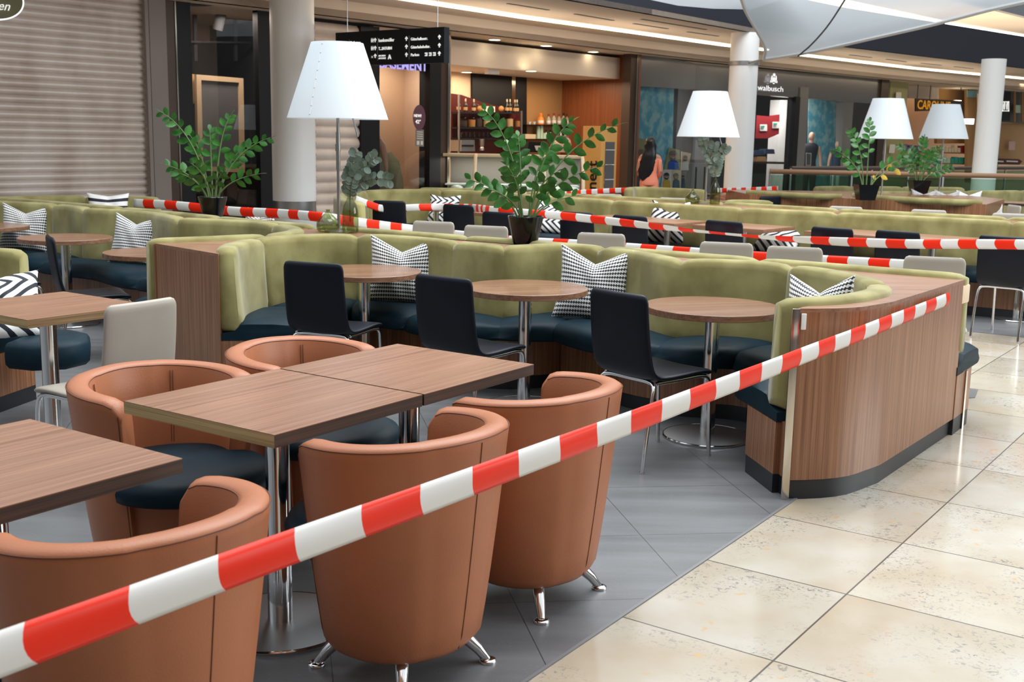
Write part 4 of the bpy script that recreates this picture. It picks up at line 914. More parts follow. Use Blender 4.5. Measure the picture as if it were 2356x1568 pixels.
inpanel('wall_back', [(430,2),(600,2),(600,95),(430,95)], -2.6, 'pinkish')['kind'] = 'structure'
t = thing('mirror', 'tall mirror in a pale wooden frame standing in the dark shop window', 'mirror')
O = [(452,171),(560,180),(564,397),(457,392)]; I = [(463,184),(550,190),(553,387),(468,382)]
for k in range(4):
    q = [O[k],O[(k+1)%4],I[(k+1)%4],I[k]]; inpanel('frame_rail', q, -.9, 'oak', t, .06)
inpanel('mirror_glass', I, -.93, 'grey_interior', t, .02)
inpanel('plywood_side', [(437,170),(453,171),(455,238),(438,238)], -1.0, 'card_brown', t)
area('window_lamp', WP(515,30,-.5)[0], (0,0,math.radians(48)), 1.5, .4, 60, (1,.80,.65))
t = thing('track_spotlight', 'black track spotlight behind the dark shop window', 'spotlight')
inpanel('track', [(470,2),(560,10),(560,14),(470,6)], -1.0, 'black', t); inpanel('stem', [(505,8),(512,8),(512,24),(505,24)], -1.0, 'black', t)
p = WP(506,44,-1.0)[0]; bm = nb(); cyl(bm, (0,0,-.16), .075, .32, 20); o = obj('lamp_head', bm, 'grey_interior', t, bevel=.008); o.location = p; o.rotation_euler = (.1,.28,0)
for x_ in (446,538):
    tag(inpanel('window_mullion', [(x_,10),(x_+7,10),(x_+9,140),(x_+2,140)], -1.3, 'black'), 'dark hanging rail inside the shop window' + (' at the left' if x_ == 446 else ' beside the spotlight'), 'rail')
tag(inpanel('clothes_rail', [(440,94),(588,96),(588,100),(440,98)], -1.25, 'black'), 'horizontal dark rail crossing behind the shop window', 'rail')
o = vq('window_1', 436, 591, 0, 0, mat='window_glass', thick=.012, off=.0)
# ---- column builder
def column(px, Y, r, ztop, label, ring=None, foot=None):
    p = AY(px, 330, Y); t = thing('column', label, 'column', (p.x,p.y,0))
    z0 = foot or 0
    bm = nb(); cyl(bm, (0,0,z0), r, ztop-z0, 64); obj('shaft', bm, 'column_white', t)
    if foot:
        bm = nb(); cyl(bm, (0,0,foot-.22), r-.004, .22, 64); obj('steel_band', bm, 'brushed', t); bm = nb(); cyl(bm, (0,0,0), r-.002, foot-.22, 64); obj('foot', bm, 'column_white', t)
    if ring:
        bm = nb(); cyl(bm, (0,0,ring), r+.02, .07, 64); obj('clamp_ring', bm, 'matt_steel', t)
        bm = nb(); box(bm, (r*.3,-r*.98,ring+.035), (.10,.05,.06)); obj('shackle', bm, 'matt_steel', t)
    return p
column(676, 15.8, .295, 4.3, 'round white column at the left with a steel band near its foot', foot=.66)
cp = column(1702, 21.4, .257, 3.52, 'round white column in the middle with a clamp ring holding the sail', ring=AY(1703,146,21.4).z-.035)
column(2270, 26.5, .265, 3.52, 'round white column at the right behind the balustrade')
# ---- second shutter and dark pillars
vq('wall_left', 622, 721, 60, 60, mat='shutter', thick=.1, off=-.05)
a, i = WP(722,78); b, _ = WP(829,78); n = nrm(1); bm = nb(); prof = []; z = 0
while z < 3.12:
    for f, o_ in ((0,0),(.12,.03),(.4,.045),(.7,.03),(.9,0),(.97,-.01)): prof.append((z+f*.17, o_))
    z += .17
A_ = [bm.verts.new(Vector((a.x,a.y,zz))+n*(o_-.02)) for zz, o_ in prof]; B_ = [bm.verts.new(Vector((b.x,b.y,zz))+n*(o_-.02)) for zz, o_ in prof]
for k in range(len(prof)-1): bm.faces.new((A_[k],B_[k],B_[k+1],A_[k+1]))
tag(obj('roller_shutter', bm, 'shutter', None, ang=50), 'narrow closed metal shutter just right of the left column', 'shutter')
quad('wall_left', [(600,120),(1000,165),(1000,62),(722,27),(600,12)], 'black', .15, -.08)['kind'] = 'structure'
for x0, x1, mt in ((830,873,'black'),(990,1016,'black'),(1016,1033,'brown_metal')): vq('wall_left', x0, x1, 60, 62, mat=mt, thick=.25, off=.06)
vq('trim_3', 1032, 1037, 66, 66, mat='trim_steel', thick=.04, off=.09)
# peach shop window
room(860, 1031, 1.1, 'peach_wall', 3.2, ceil='peach_light')
area('peach_spot', WP(935,150,-.4)[0]+Vector((0,0,.1)), (0,0,0), .6, .3, 22, (1,.84,.68))
label_on('shop_lettering', 'BASEMENT', 872, 155, 24, 'sign_violet', .04, None, bold=.004)
o = bpy.data.objects.get('shop_lettering'); tag(o, 'violet lettering half hidden above the peach shop window', 'lettering')
t = thing('round_sticker', 'round purple sticker reading NEW 42 on the peach window', 'sticker')
disc_on('disc', 964, 270, 14, 'violet_round', .05, t, .01, 1.45); label_on('lettering', 'NEW!', 952, 269, 7, 'sign_text', .07, t); label_on('lettering', '42°', 956, 284, 9, 'sign_text', .07, t)
t = thing('notice_sheet', 'grey notice sheet below the round purple sticker', 'notice')
quad('sheet', [(957,297),(975,298),(975,337),(957,336)], 'notice_grey', .01, .05, t)
for k in range(4): quad('printed_line', [(959,302+k*5),(973,303+k*5),(973,304.6+k*5),(959,303.6+k*5)], 'paper', .004, .056, t)
quad('printed_block', [(959,324),(965,324),(965,333),(959,333)], 'paper', .004, .056, t); quad('printed_block', [(968,324),(973,324),(973,333),(968,333)], 'paper', .004, .056, t)
t = thing('mannequin', 'mannequin arm and patterned skirt at the edge of the peach window', 'mannequin')
bm = nb(); P = [WP(x_,y_,-.45)[0] for x_, y_ in ((870,318),(880,335),(885,360),(889,385),(888,402))]; tube(bm, P, [.05,.055,.05,.035,.03], 12); sph(bm, WP(888,412,-.45)[0], .045, (1,.6,1.6)); obj('arm', bm, 'skin_pale', t)
bm = nb(); P = [WP(x_,y_,-.6)[0] for x_, y_ in ((862,320),(868,370),(874,430),(878,470))]; tube(bm, P, [.10,.14,.17,.2], 16); obj('skirt', bm, 'olive_cloth', t)
t = thing('jacket', 'olive coat hanging in the peach window', 'coat')
bm = nb(); P = [WP(x_,y_,-.7)[0] for x_, y_ in ((893,350),(897,372),(901,410),(905,470))]; tube(bm, P, [.05,.16,.19,.21], 16); obj('coat_body', bm, 'olive_cloth', t)
vq('window_2', 873, 990, 148, 155, mat='window_glass', thick=.012, off=.0)
# ---- hanging direction board
bl_, br_ = AY(772,74,15.4), AY(1022,63,14.3); dl, dr = AY(772,150,15.4), AY(1022,146,14.3)
dl = Vector((bl_.x,bl_.y,dl.z)); dr = Vector((br_.x,br_.y,dr.z)); zt_ = (bl_.z+br_.z)/2; zb_ = (dl.z+dr.z)/2
R_ = Vector((br_.x-bl_.x,br_.y-bl_.y,0)); Wd = R_.length; R_.normalize(); N_ = Vector((R_.y,-R_.x,0)); Hh = zt_-zb_
t = thing('direction_board', 'black hanging direction board with white arrows and German place names', 'sign', (0,0,0))
bm = nb(); o0 = Vector((bl_.x,bl_.y,zb_)); slab(bm, [o0,o0+R_*Wd,o0+R_*Wd+Vector((0,0,Hh)),o0+Vector((0,0,Hh))], -N_*.10); obj('board', bm, 'black', t, smooth=False)
for f in (.09,.92):
    bm = nb(); q = o0+R_*Wd*f-N_*.05+Vector((0,0,Hh)); tube(bm, [q,q+Vector((0,0,max(.1,3.50-q.z)))], .006, 6); obj('cable', bm, 'matt_steel', t)
def on_board(s, fx, fy, h, **k): return text_mesh('lettering', s, Hh*h*1.4, 'sign_text', frame_mat(o0+R_*Wd*fx+Vector((0,0,Hh*(1-fy)))+N_*.004, R_, (0,0,1)), t, ext=.003, **k)
def arrow(fx, fy, h=.12):
    c = o0+R_*Wd*fx+Vector((0,0,Hh*(1-fy)))+N_*.004; u = Hh*h; P = [(-.16,0),(.16,0),(.16,.5),(.5,.42),(.5,.62),(0,1.05),(-.5,.62),(-.5,.42),(-.16,.5)]
    bm = nb(); slab(bm, [c+R_*x_*u*.85+Vector((0,0,y_*u)) for x_, y_ in P], N_*.004); obj('arrow', bm, 'sign_text', t, smooth=False)
def bar(fx, y0, y1, w_=.004):
    c = o0+R_*Wd*fx+N_*.004; bm = nb(); slab(bm, [c+Vector((0,0,Hh*(1-y1))),c+R_*Wd*w_+Vector((0,0,Hh*(1-y1))),c+R_*Wd*w_+Vector((0,0,Hh*(1-y0))),c+Vector((0,0,Hh*(1-y0)))], N_*.003); obj('divider', bm, 'notice_grey', t, smooth=False)
bar(.135,.22,.80); bar(.405,.20,.88); bar(.695,.20,.88)
on_board('Toiletten', .145,.36,.085); on_board('hunkemöller', .415,.34,.105, sx=.85); on_board('T...SATURN', .415,.57,.085, bold=.001, sx=.9); on_board('ARCADEN', .415,.765,.048, sx=.9); on_board('APOTHEKE', .415,.84,.048, sx=.9); on_board('A', .505,.84,.12, bold=.004)
on_board('Güterhallenstr.', .71,.34,.085, sx=.9); on_board('Güterbahnhofstr.', .71,.57,.085, sx=.9); on_board('Parken', .71,.79,.085)
for r_, fy in enumerate((.34,.57,.80)):
    arrow(.385,fy); arrow(.672,fy); arrow(.962,fy)
for k in range(3):
    c = o0+R_*Wd*(.835+.036*k)+Vector((0,0,Hh*.20))+N_*.003; bm = nb(); s = Hh*.10; slab(bm, [c,c+R_*s,c+R_*s+Vector((0,0,s)),c+Vector((0,0,s))], N_*.003); obj('parking_plate', bm, 'sign_text', t, smooth=False)
    text_mesh('lettering', 'P%d'%(k+1), s*.7, 'black', frame_mat(c+N_*.008+R_*s*.1+Vector((0,0,s*.2)), R_, (0,0,1)), t, ext=.002)
for fy in (.34,.57):
    for q in (0,1):
        c = o0+R_*Wd*(.345+.014*q)+Vector((0,0,Hh*(1-fy)))+N_*.003; u = Hh*.12; bm = nb(); slab(bm, [c+R_*x_*u+Vector((0,0,y_*u)) for x_, y_ in ((.08,0),(.30,0),(.38,.75),(0,.75))], N_*.004); r__ = bmesh.ops.create_circle(bm, cap_ends=True, segments=12, radius=u*.12, matrix=frame_mat(c+R_*.19*u+Vector((0,0,.92*u))+N_*.003, R_, (0,0,1))); obj('pictogram', bm, 'sign_text', t, smooth=False)
c = o0+R_*Wd*.343+Vector((0,0,Hh*.19))+N_*.003; u = Hh*.12; bm = nb(); slab(bm, [c,c+R_*u,c+R_*u+Vector((0,0,u*.7)),c+Vector((0,0,u*.7))], N_*.003); obj('pictogram', bm, 'notice_grey', t, smooth=False)
bm = nb(); slab(bm, [c+R_*u*.3+N_*.004+Vector((0,0,u*.2)),c+R_*u*.7+N_*.004+Vector((0,0,u*.2)),c+R_*u*.5+N_*.004+Vector((0,0,u*.6))], N_*.003); obj('pictogram', bm, 'sign_text', t, smooth=False)

# ---- ice cream cafe recess
nC = nrm(1); c0 = WP(1037,300)[0]; c1_ = WP(1453,300)[0]; c0.z = c1_.z = 0; dC = wseg(1)[2]; dC = Vector((dC.x,dC.y,0)); DEP = 1.9
b0 = c0-nC*DEP; b1 = c1_-nC*DEP
bm = nb(); slab(bm, [b0-dC*.5,b1+dC*.5,b1+dC*.5+Vector((0,0,3.4)),b0-dC*.5+Vector((0,0,3.4))], -nC*.1); struct('wall_back', bm, 'peach_light', smooth=False)
bm = nb(); slab(bm, [c0-nC*.1,b0,b0+Vector((0,0,3.4)),c0-nC*.1+Vector((0,0,3.4))], -dC*.1); struct('wall_side', bm, 'peach_light', smooth=False)
bm = nb(); slab(bm, [c1_+nC*.1,b1,b1+Vector((0,0,3.6)),c1_+nC*.1+Vector((0,0,3.6))], dC*.12); struct('wall_side', bm, 'wood_red', smooth=False)
bm = nb(); slab(bm, [c1_+nC*.1-dC*.02,c1_+nC*.1+dC*.06,c1_+nC*.1+dC*.06+Vector((0,0,3.5)),c1_+nC*.1-dC*.02+Vector((0,0,3.5))], -nC*.05); struct('trim_4', bm, 'trim_steel', smooth=False)
def CP(px, py, off):       # on planes parallel to the cafe back wall, off metres before it
    d = ray(px,py); p0 = b0+nC*off; k = p0.dot(nC)/(d.x*nC.x+d.y*nC.y); return Vector((d.x*k,d.y*k,EYE+d.z*k))
def cq(name, px, off, mat, parent=None, th=.05): bm = nb(); slab(bm, [CP(x_,y_,off) for x_, y_ in px], -nC*th); return obj(name, bm, mat, parent, smooth=False)
cq('wall_back', [(1087,160),(1180,162),(1182,430),(1087,430)], .05, 'black')['kind'] = 'structure'
cq('wall_back', [(1186,160),(1212,162),(1212,430),(1186,430)], .06, 'black')['kind'] = 'structure'
cq('trim_5', [(1178,160),(1186,160),(1186,430),(1178,430)], .07, 'trim_steel')['kind'] = 'structure'
cq('wall_back', [(1212,160),(1330,160),(1330,430),(1212,430)], .05, 'gold_panel')['kind'] = 'structure'
# cafe ceiling at two heights
lowc = CP(1037,165,.4).z
bm = nb(); zc = CP(1200,166,1.2).z; e0_ = c0+nC*.1; e1_ = c1_+nC*.1
slab(bm, [Vector((b0.x,b0.y,zc)),Vector((b1.x,b1.y,zc)),Vector(((b1+nC*1.55).x,(b1+nC*1.55).y,zc)),Vector(((b0+nC*1.55).x,(b0+nC*1.55).y,zc))], (0,0,.42)); struct('ceiling', bm, 'ceiling_light_band', smooth=False)
area('cafe_light', (b0+b1)/2+nC*.8+Vector((0,0,zc-.06)), (0,0,math.radians(40)), 4.5, 1.0, 75, (1,.78,.52))
def downlight(px, py, z, label):
    p = U(px,py,z); t = thing('downlight', label, 'downlight', (p.x,p.y,z), group='ceiling downlights of the cafe')
    bm = nb(); cyl(bm, (0,0,-.012), .10, .012, 24); obj('lamp_disc', bm, 'downlight', t, smooth=False); bm = nb(); lathe(bm, [(.10,-.016),(.125,-.016),(.125,0),(.10,0)], 24, capb=False, capt=False); obj('ring', bm, 'white_plastic', t)
for x_, y_, w_ in ((1074,165,'left'),(1222,162,'right')): downlight(x_, y_, zc, 'lit downlight in the low cafe ceiling, the '+w_+' one')
t = thing('exit_box', 'white box sign hanging from the cafe ceiling', 'sign'); cq('box', [(1123,149),(1149,150),(1149,171),(1123,170)], 1.3, 'white_plastic', t, .08)
# back shelf of the bar
t = thing('bar_shelving', 'maroon back bar shelving unit of the ice cream cafe', 'shelving')
cq('back_panel', [(1040,215),(1062,218),(1110,235),(1180,252),(1202,258),(1202,430),(1040,430)], .10, 'maroon', t)
for y_, nm in ((258,0),(293,1),(318,2)): cq('shelf_board', [(1052,y_-1),(1200,y_),(1200,y_+4),(1052,y_+3)], .38, 'black', t, .26)
for x_ in (1055,1199): cq('upright', [(x_,255 if x_ > 1100 else 218),(x_+3,255 if x_ > 1100 else 218),(x_+3,352),(x_,352)], .40, 'matt_steel', t, .02)
def bottle(px, py, hpx, off, mat, label, group, cap='foil', rk=.16):
    p = CP(px,py,off); h = (CP(px,py-hpx,off)-p).length; r = h*rk; t = thing('bottle', label, 'bottle', p, group=group)
    bm = nb(); lathe(bm, [(r,0),(r,h*.48),(r*.8,h*.58),(r*.38,h*.70),(r*.36,h*.8)], 16); obj('body', bm, mat, t); bm = nb(); lathe(bm, [(r*.42,h*.78),(r*.42,h*.98),(r*.3,h)], 12); obj('cap', bm, cap, t)
    bm = nb(); lathe(bm, [(r*1.03,h*.12),(r*1.03,h*.36)], 16, capb=False, capt=False); obj('paper_label', bm, 'card_brown' if mat == 'bottle_black' else 'paper', t); return t
for k, (x_, y_) in enumerate(((1055,256),(1071,257),(1090,258),(1166,258),(1173,258),(1184,259),(1189,259))):
    bottle(x_, y_, 30, .30, 'bottle_black', ('black bottle on the top bar shelf, %s' % ('leftmost','second from the left','third from the left, beside the gold ornament','first of the four right of the card','second of the four right of the card','third of the four right of the card','rightmost')[k]), 'black bottles on the top bar shelf')
for x_, w_ in ((1104,'left'),(1153,'right')):
    t = thing('gold_ornament', 'round gold ornament '+w_+' of the card sign on the bar shelf', 'ornament'); p = CP(x_,250,.3); bm = nb(); sph(bm, p, .055, (1,.5,1)); obj('ball', bm, 'jar_nuts', t)
t = thing('card_sign', 'white card sign on the top bar shelf', 'card'); cq('card', [(1111,244),(1139,245),(1139,258),(1111,258)], .32, 'paper', t, .01)
for k, (x_, fill) in enumerate(((1066,'jar_dark'),(1085,'jar_nuts'),(1100,'jar_dark'),(1119,'jar_pale'),(1155,'jar_nuts'),(1172,'jar_pale'),(1192,'jar_nuts'))):
    p = CP(x_,292,.30); h = .26; t = thing('storage_jar', 'glass jar on the middle bar shelf, number %s from the left, %s' % (('one','two','three','four','five','six','seven')[k], {'jar_dark':'dark filling','jar_nuts':'amber filling','jar_pale':'pale filling'}[fill]), 'jar', p, group='jars on the middle bar shelf')
    bm = nb(); lathe(bm, [(.075,0),(.08,.01),(.08,.17),(.05,.20),(.05,.22)], 20); obj('jar', bm, 'jar_glass', t); bm = nb(); lathe(bm, [(.07,.005),(.073,.12+.02*(k%3))], 18); obj('contents', bm, fill, t); bm = nb(); cyl(bm, (0,0,.22), .055, .03, 18); obj('lid', bm, 'jar_glass', t)
g1 = None
for k in range(13):
    x_ = 1062+k*10.2
    p = CP(x_,316,.30)
    if g1 is None:
        g1 = thing('drinking_glass', 'clear drinking glass in the row on the lower bar shelf', 'glass', p, group='drinking glasses on the lower bar shelf'); bm = nb(); lathe(bm, [(.028,0),(.036,.10),(.034,.10),(.026,.006)], 16, capt=False); obj('tumbler', bm, 'jar_glass', g1)
    else: dup(g1, p)
t = thing('coffee_machine', 'steel coffee machine under the bar shelves', 'coffee machine')
cq('housing', [(1062,322),(1092,322),(1093,348),(1061,348)], .45, 'matt_steel', t, .3); cq('drip_front', [(1064,333),(1090,333),(1090,337),(1064,337)], .47, 'black', t, .03)
t = thing('blender', 'small bar mixer right of the coffee machine', 'mixer'); p = CP(1108,346,.45); bm = nb(); lathe(bm, [(.05,0),(.05,.05),(.035,.07),(.05,.10),(.055,.22)], 16, p); obj('jug', bm, 'matt_steel', t)
# glass shelves on the gold panel
t = thing('glass_shelves', 'two glass shelves on the gold wall of the cafe', 'shelving')
cq('shelf_board', [(1212,286),(1312,287),(1312,289),(1212,288)], .30, 'black', t, .25); cq('shelf_board', [(1208,319),(1306,320),(1306,322),(1208,321)], .30, 'black', t, .25)
bottle(1244,286,26,.2,'orange','orange squeeze bottle on the upper glass shelf', None, cap='orange', rk=.28)
for k, x_ in enumerate((1262,1274,1286,1296,1305)):
    bottle(x_,286,24+k%2*2,.2,'beige_leather', 'syrup bottle on the upper glass shelf, '+('first','second','third','fourth','last')[k]+' right of the orange one', 'syrup bottles on the upper glass shelf', cap=('dark_red' if k < 3 else 'black'), rk=.22)
for k, x_ in enumerate((1218,1229)):
    p = CP(x_,286,.2); bm = nb(); lathe(bm, [(.02,0),(.04,.055),(.037,.055),(.018,.005)], 16, capt=False); o = obj('cup', bm, 'white_plastic'); o.location = p; tag(o, 'small white cup on the upper glass shelf, '+('left' if k == 0 else 'right')+' one', 'cup')
for k, (x_, h_) in enumerate(((1238,.26),(1245,.30),(1252,.12))):
    p = CP(x_,319,.2); bm = nb(); lathe(bm, [(.045,0),(.035,h_)], 16); o = obj('cup_stack', bm, 'mint'); o.location = p; tag(o, 'stack of mint paper cups on the lower glass shelf, '+('left','tallest','short')[k]+' one', 'cup stack')
for k, x_ in enumerate((1256,1266,1290,1300)):
    bottle(x_,319,20,.2,'matt_steel','steel shaker on the lower glass shelf, '+('first','second','third','last')[k]+' from the left', 'steel shakers on the lower glass shelf', cap='black', rk=.2)
tag(cq('box_stack', [(1209,308),(1233,309),(1233,319),(1209,319)], .25, 'cream', None, .15), 'flat stack of cream boxes on the lower glass shelf', 'boxes')
t = thing('cash_register', 'black cash register with a white slip on the cafe counter', 'cash register'); cq('housing', [(1217,326),(1249,327),(1252,350),(1213,350)], 1.3, 'black', t, .3); cq('paper_slip', [(1230,335),(1245,335),(1248,346),(1234,346)], 1.32, 'paper', t, .01)
t = thing('paper_bag', 'crumpled pink bag behind the cafe counter', 'bag'); p = CP(1293,350,1.0); bm = nb(); lathe(bm, [(.16,0),(.19,.15),(.17,.24),(.12,.30),(.14,.33)], 14, p); obj('bag', bm, 'pink_cloth', t)
# display counter
xl, xr = AY(1020,352,19.6), AY(1332,355,19.6); t = thing('display_counter', 'cream ice cream display counter with curved glass front', 'counter')
zt_ = xl.z; Y1 = 19.6; xL, xR = xl.x, xr.x+.05
def side_prof(n=10):
    P = [(0,zt_)]
    for k in range(n+1):
        a = math.radians(90*k/n); P.append((-.10-.55*math.sin(a), .62+(zt_-.02-.62)*math.cos(a)))
    return P
bm = nb(); slab(bm, [Vector((xL,Y1+.35,zt_)),Vector((xR,Y1+.35,zt_)),Vector((xR,Y1-.10,zt_)),Vector((xL,Y1-.10,zt_))], (0,0,-.05)); obj('top_rail', bm, 'cream', t, bevel=.01)
for x_ in (AY(1095,352,19.5).x, AY(1252,352,19.5).x, xR):
    bm = nb(); tube(bm, [(x_,Y1+a,z) for a, z in side_prof()[1:]], .03, 8); obj('rib', bm, 'cream', t)
bm = nb(); sp_ = side_prof()[1:]
for (a, z), (c, z2) in zip(sp_, sp_[1:]): bm.faces.new([bm.verts.new(v) for v in ((xL,Y1+a,z),(xR,Y1+a,z),(xR,Y1+c,z2),(xL,Y1+c,z2))])
bmesh.ops.remove_doubles(bm, verts=bm.verts, dist=1e-5); obj('curved_glass', bm, 'display_glass', t, ang=60)
bm = nb(); box(bm, ((xL+xR)/2,Y1-.1,.31), (xR-xL,1.15,.62)); obj('cabinet', bm, 'cream', t, bevel=.02)
bm = nb(); box(bm, ((xL+xR)/2,Y1-.68,.60), (xR-xL,.03,.06)); obj('bumper', bm, 'trim_steel', t)
bm = nb(); box(bm, ((xL+xR)/2,Y1+.30,.95), (xR-xL,.06,.62)); obj('back_panel', bm, 'notice_grey', t)
area('counter_light', ((xL+xR)/2,Y1-.05,1.22), (0,0,0), xR-xL-.3, .2, 9, (1,.92,.8))
bm = nb(); box(bm, ((xL+xR)/2,Y1-.05,.78), (xR-xL-.1,.5,.02)); obj('glass_shelf', bm, 'ice', t)
rr_ = random.Random(5); tubs = None
for k in range(9):
    x_ = xL+.25+(xR-xL-.4)*k/8
    if tubs is None:
        tubs = thing('ice_cream_tub', 'pale ice cream tub behind the curved glass', 'ice cream tub', (x_,Y1-.28,.62), group='ice cream tubs in the display'); bm = nb(); box(bm, (0,0,.05), (.22,.32,.10)); obj('tray', bm, 'matt_steel', tubs); bm = nb(); sph(bm, (0,0,.10), .11, (1,1.3,.5)); obj('ice_cream', bm, 'ice', tubs)
    else: dup(tubs, (x_,Y1-.28,.62))
# fridge beside the counter
q = AY(1362,290,20.6); t = thing('bottle_fridge', 'tall narrow honey coloured fridge with large dark lettering on its side', 'fridge')
fw = .62; fx = q.x; fy = 20.6; fz = q.z; rz_ = math.radians(48)
Mf = Matrix.Translation((AY(1381,300,20.6).x,20.6,0)) @ Matrix.Rotation(rz_,4,'Z')
bm = nb(); box(bm, (0,0,fz/2), (.46,.42,fz)); obj('housing', bm, 'honey_wood', t, bevel=.01).matrix_world = Mf
bm = nb(); box(bm, (0.02,-.215,fz*.45), (.26,.012,fz*.80)); door_ = obj('glass_door', bm, 'grey_interior', t); door_.matrix_world = Mf
bm = nb(); tube(bm, [(-.14,-.235,.75),(-.14,-.235,1.15)], .010, 8); obj('handle', bm, 'chrome', door_)
for k in range(5):
    bm = nb(); box(bm, (.02,-.224,.35+k*.26), (.26,.010,.012)); obj('shelf_edge', bm, 'paper', door_)
text_mesh('lettering', 'Honest', .34, 'black', Mf @ frame_mat((-.236,-.06,.10), (0,0,1), (1,0,0)) , t) if False else None
Mt = Mf @ Matrix(((0,0,-1,-.236),(0,-1,0,-.10),(-1,0,0,1.55),(0,0,0,1)))
# lettering reads upwards on the left flank
Ml = Mf @ frame_mat((-.236,-.13,.30), (0,0,1), (0,1,0)); text_mesh('lettering', 'Honest', .30, 'black', Ml, t, bold=.004)
text_mesh('lettering', 'Honest', .07, 'brown_pole', Mf @ frame_mat((-.06,-.215,fz-.10), (1,0,0), (0,0,1)), t)

# ---- fashion shop with steel header
def seg_split(x0, x1, ys, name, mat, off, thick, parent=None):
    pass
hd = [(1465,124,198),(1600,148,206),(1740,160,217),(1850,170,226),(2030,184,240)]
ns_ = 0
for (x0,t0,b0_),(x1,t1,b1_) in zip(hd, hd[1:]):
    P = [WP(x0,b0_,.02),WP(x1,b1_,.02),WP(x1,t1-3,.02),WP(x0,t0-3,.02)]
    bm = nb(); slab(bm, [p[0] for p in P], -nrm(P[0][1])*.25); o = obj('wall_right', bm, 'steel_header', None, smooth=False); o['kind'] = 'structure'
vq('wall_right', 1453, 1466, 122, 124, mat='brown_metal', thick=.2, off=.06)
vq('wall_right', 1832, 1842, 222, 223, mat='black', thick=.2, off=.06); vq('wall_right', 1842, 1861, 200, 201, mat='grey_pier_dark', thick=.2, off=.05)
vq('wall_right', 2018, 2032, 235, 236, mat='black', thick=.2, off=.05); vq('wall_right', 2030, 2047, 180, 181, mat='brown_metal', thick=.3, off=.08)
for x0, x1 in ((1466,1600),(1600,1740),(1740,1832),(1861,2018)):
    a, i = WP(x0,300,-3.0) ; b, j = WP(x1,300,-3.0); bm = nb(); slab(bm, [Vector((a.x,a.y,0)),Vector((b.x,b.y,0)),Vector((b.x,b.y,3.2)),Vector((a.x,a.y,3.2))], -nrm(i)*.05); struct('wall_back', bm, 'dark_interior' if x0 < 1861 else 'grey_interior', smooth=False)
a, i = WP(1466,300,-3.0); b, j = WP(2018,300,-3.0); a2, _ = WP(1466,300,-.35); b2, _ = WP(2018,300,-.35); b2 = b2-nrm(2)*.35; a2 = a2-nrm(1)*.35
bm = nb(); slab(bm, [Vector((a.x,a.y,3.0)),Vector((b.x,b.y,3.0)),Vector((b2.x,b2.y,3.0)),Vector((a2.x,a2.y,3.0))], (0,0,.05)); struct('ceiling', bm, 'dark_interior', smooth=False)
def poster(name, px, mat, off, label, cat='poster'): return tag(quad(name, px, mat, .01, off, None), label, cat)
poster('window_poster', [(1462,196),(1551,200),(1545,436),(1458,436)], 'poster_blue', -.10, 'tall turquoise patterned poster in the fashion shop window behind the woman')
poster('window_poster', [(1861,222),(1924,226),(1921,445),(1856,443)], 'poster_blue', -1.2, 'tall pale turquoise patterned poster beside the striped mannequin')
def portrait(px, bgm, shirt, hair, label, off=-.05):
    (x0,y0),(x1,y1),(x2,y2),(x3,y3) = px; t = thing('portrait_poster', label, 'poster'); quad('sheet', px, bgm, .01, off, t)
    cx_ = (x0+x1+x2+x3)/4; w_ = (x1-x0+x2-x3)/2; h_ = ((y3-y0)+(y2-y1))/2; cy_ = (y0+y1)/2+h_*.33; r = min(w_*.27,h_*.22)
    for q in range(1):
        P = [(cx_-w_*.42,y3-1),(cx_+w_*.42,y3-1),(cx_+w_*.36,cy_+r*1.9),(cx_+w_*.15,cy_+r*1.2),(cx_-w_*.15,cy_+r*1.2),(cx_-w_*.36,cy_+r*1.9)]
        quad('shirt', P, shirt, .006, off+.012, t)
        quad('head', [(cx_+r*math.cos(a*PI/10),cy_+r*1.32*math.sin(a*PI/10)) for a in range(20)], 'skin', .006, off+.022, t)
        quad('hair', [(cx_+r*1.05*math.cos(PI+a*PI/10),cy_-r*.25+r*1.2*math.sin(PI+a*PI/10)) for a in range(11)], hair, .006, off+.030, t)
        quad('beard', [(cx_+r*.75*math.cos(a*PI/10),cy_+r*.55+r*.75*math.sin(a*PI/10)) for a in range(11)], hair, .006, off+.030, t)
        for s in (-1,1): quad('eye', [(cx_+s*r*.38+r*.13*math.cos(a*PI/4),cy_-r*.10+r*.09*math.sin(a*PI/4)) for a in range(8)], 'hair_dark', .004, off+.034, t)
        quad('smile', [(cx_-r*.3,cy_+r*.52),(cx_+r*.3,cy_+r*.52),(cx_+r*.15,cy_+r*.68),(cx_-r*.15,cy_+r*.68)], 'paper', .004, off+.040, t)
portrait([(1458,316),(1496,322),(1492,436),(1455,436)], 'poster_green', 'shirt_navy', 'hair_grey', 'large portrait poster of a bearded person in a dark suit left of the woman')
portrait([(1539,339),(1564,345),(1566,390),(1529,390)], 'poster_green', 'shirt_blue', 'hair_grey', 'portrait poster of a person in a bright blue shirt')
portrait([(1568,348),(1590,353),(1582,392),(1567,392)], 'cream', 'paper', 'hair_grey', 'portrait poster of a person in a white shirt, upper right of the group')
portrait([(1525,390),(1546,390),(1544,436),(1521,436)], 'paper', 'yellow_vest', 'hair_dark', 'portrait poster of a bearded person in a yellow vest')
portrait([(1547,390),(1567,391),(1565,436),(1545,436)], 'cream', 'shirt_navy', 'hair_grey', 'portrait poster of a person in a denim jacket, lower middle of the group')
portrait([(1568,393),(1580,393),(1575,436),(1566,436)], 'notice_grey', 'shirt_navy', 'hair_dark', 'narrow portrait poster at the lower right of the group')
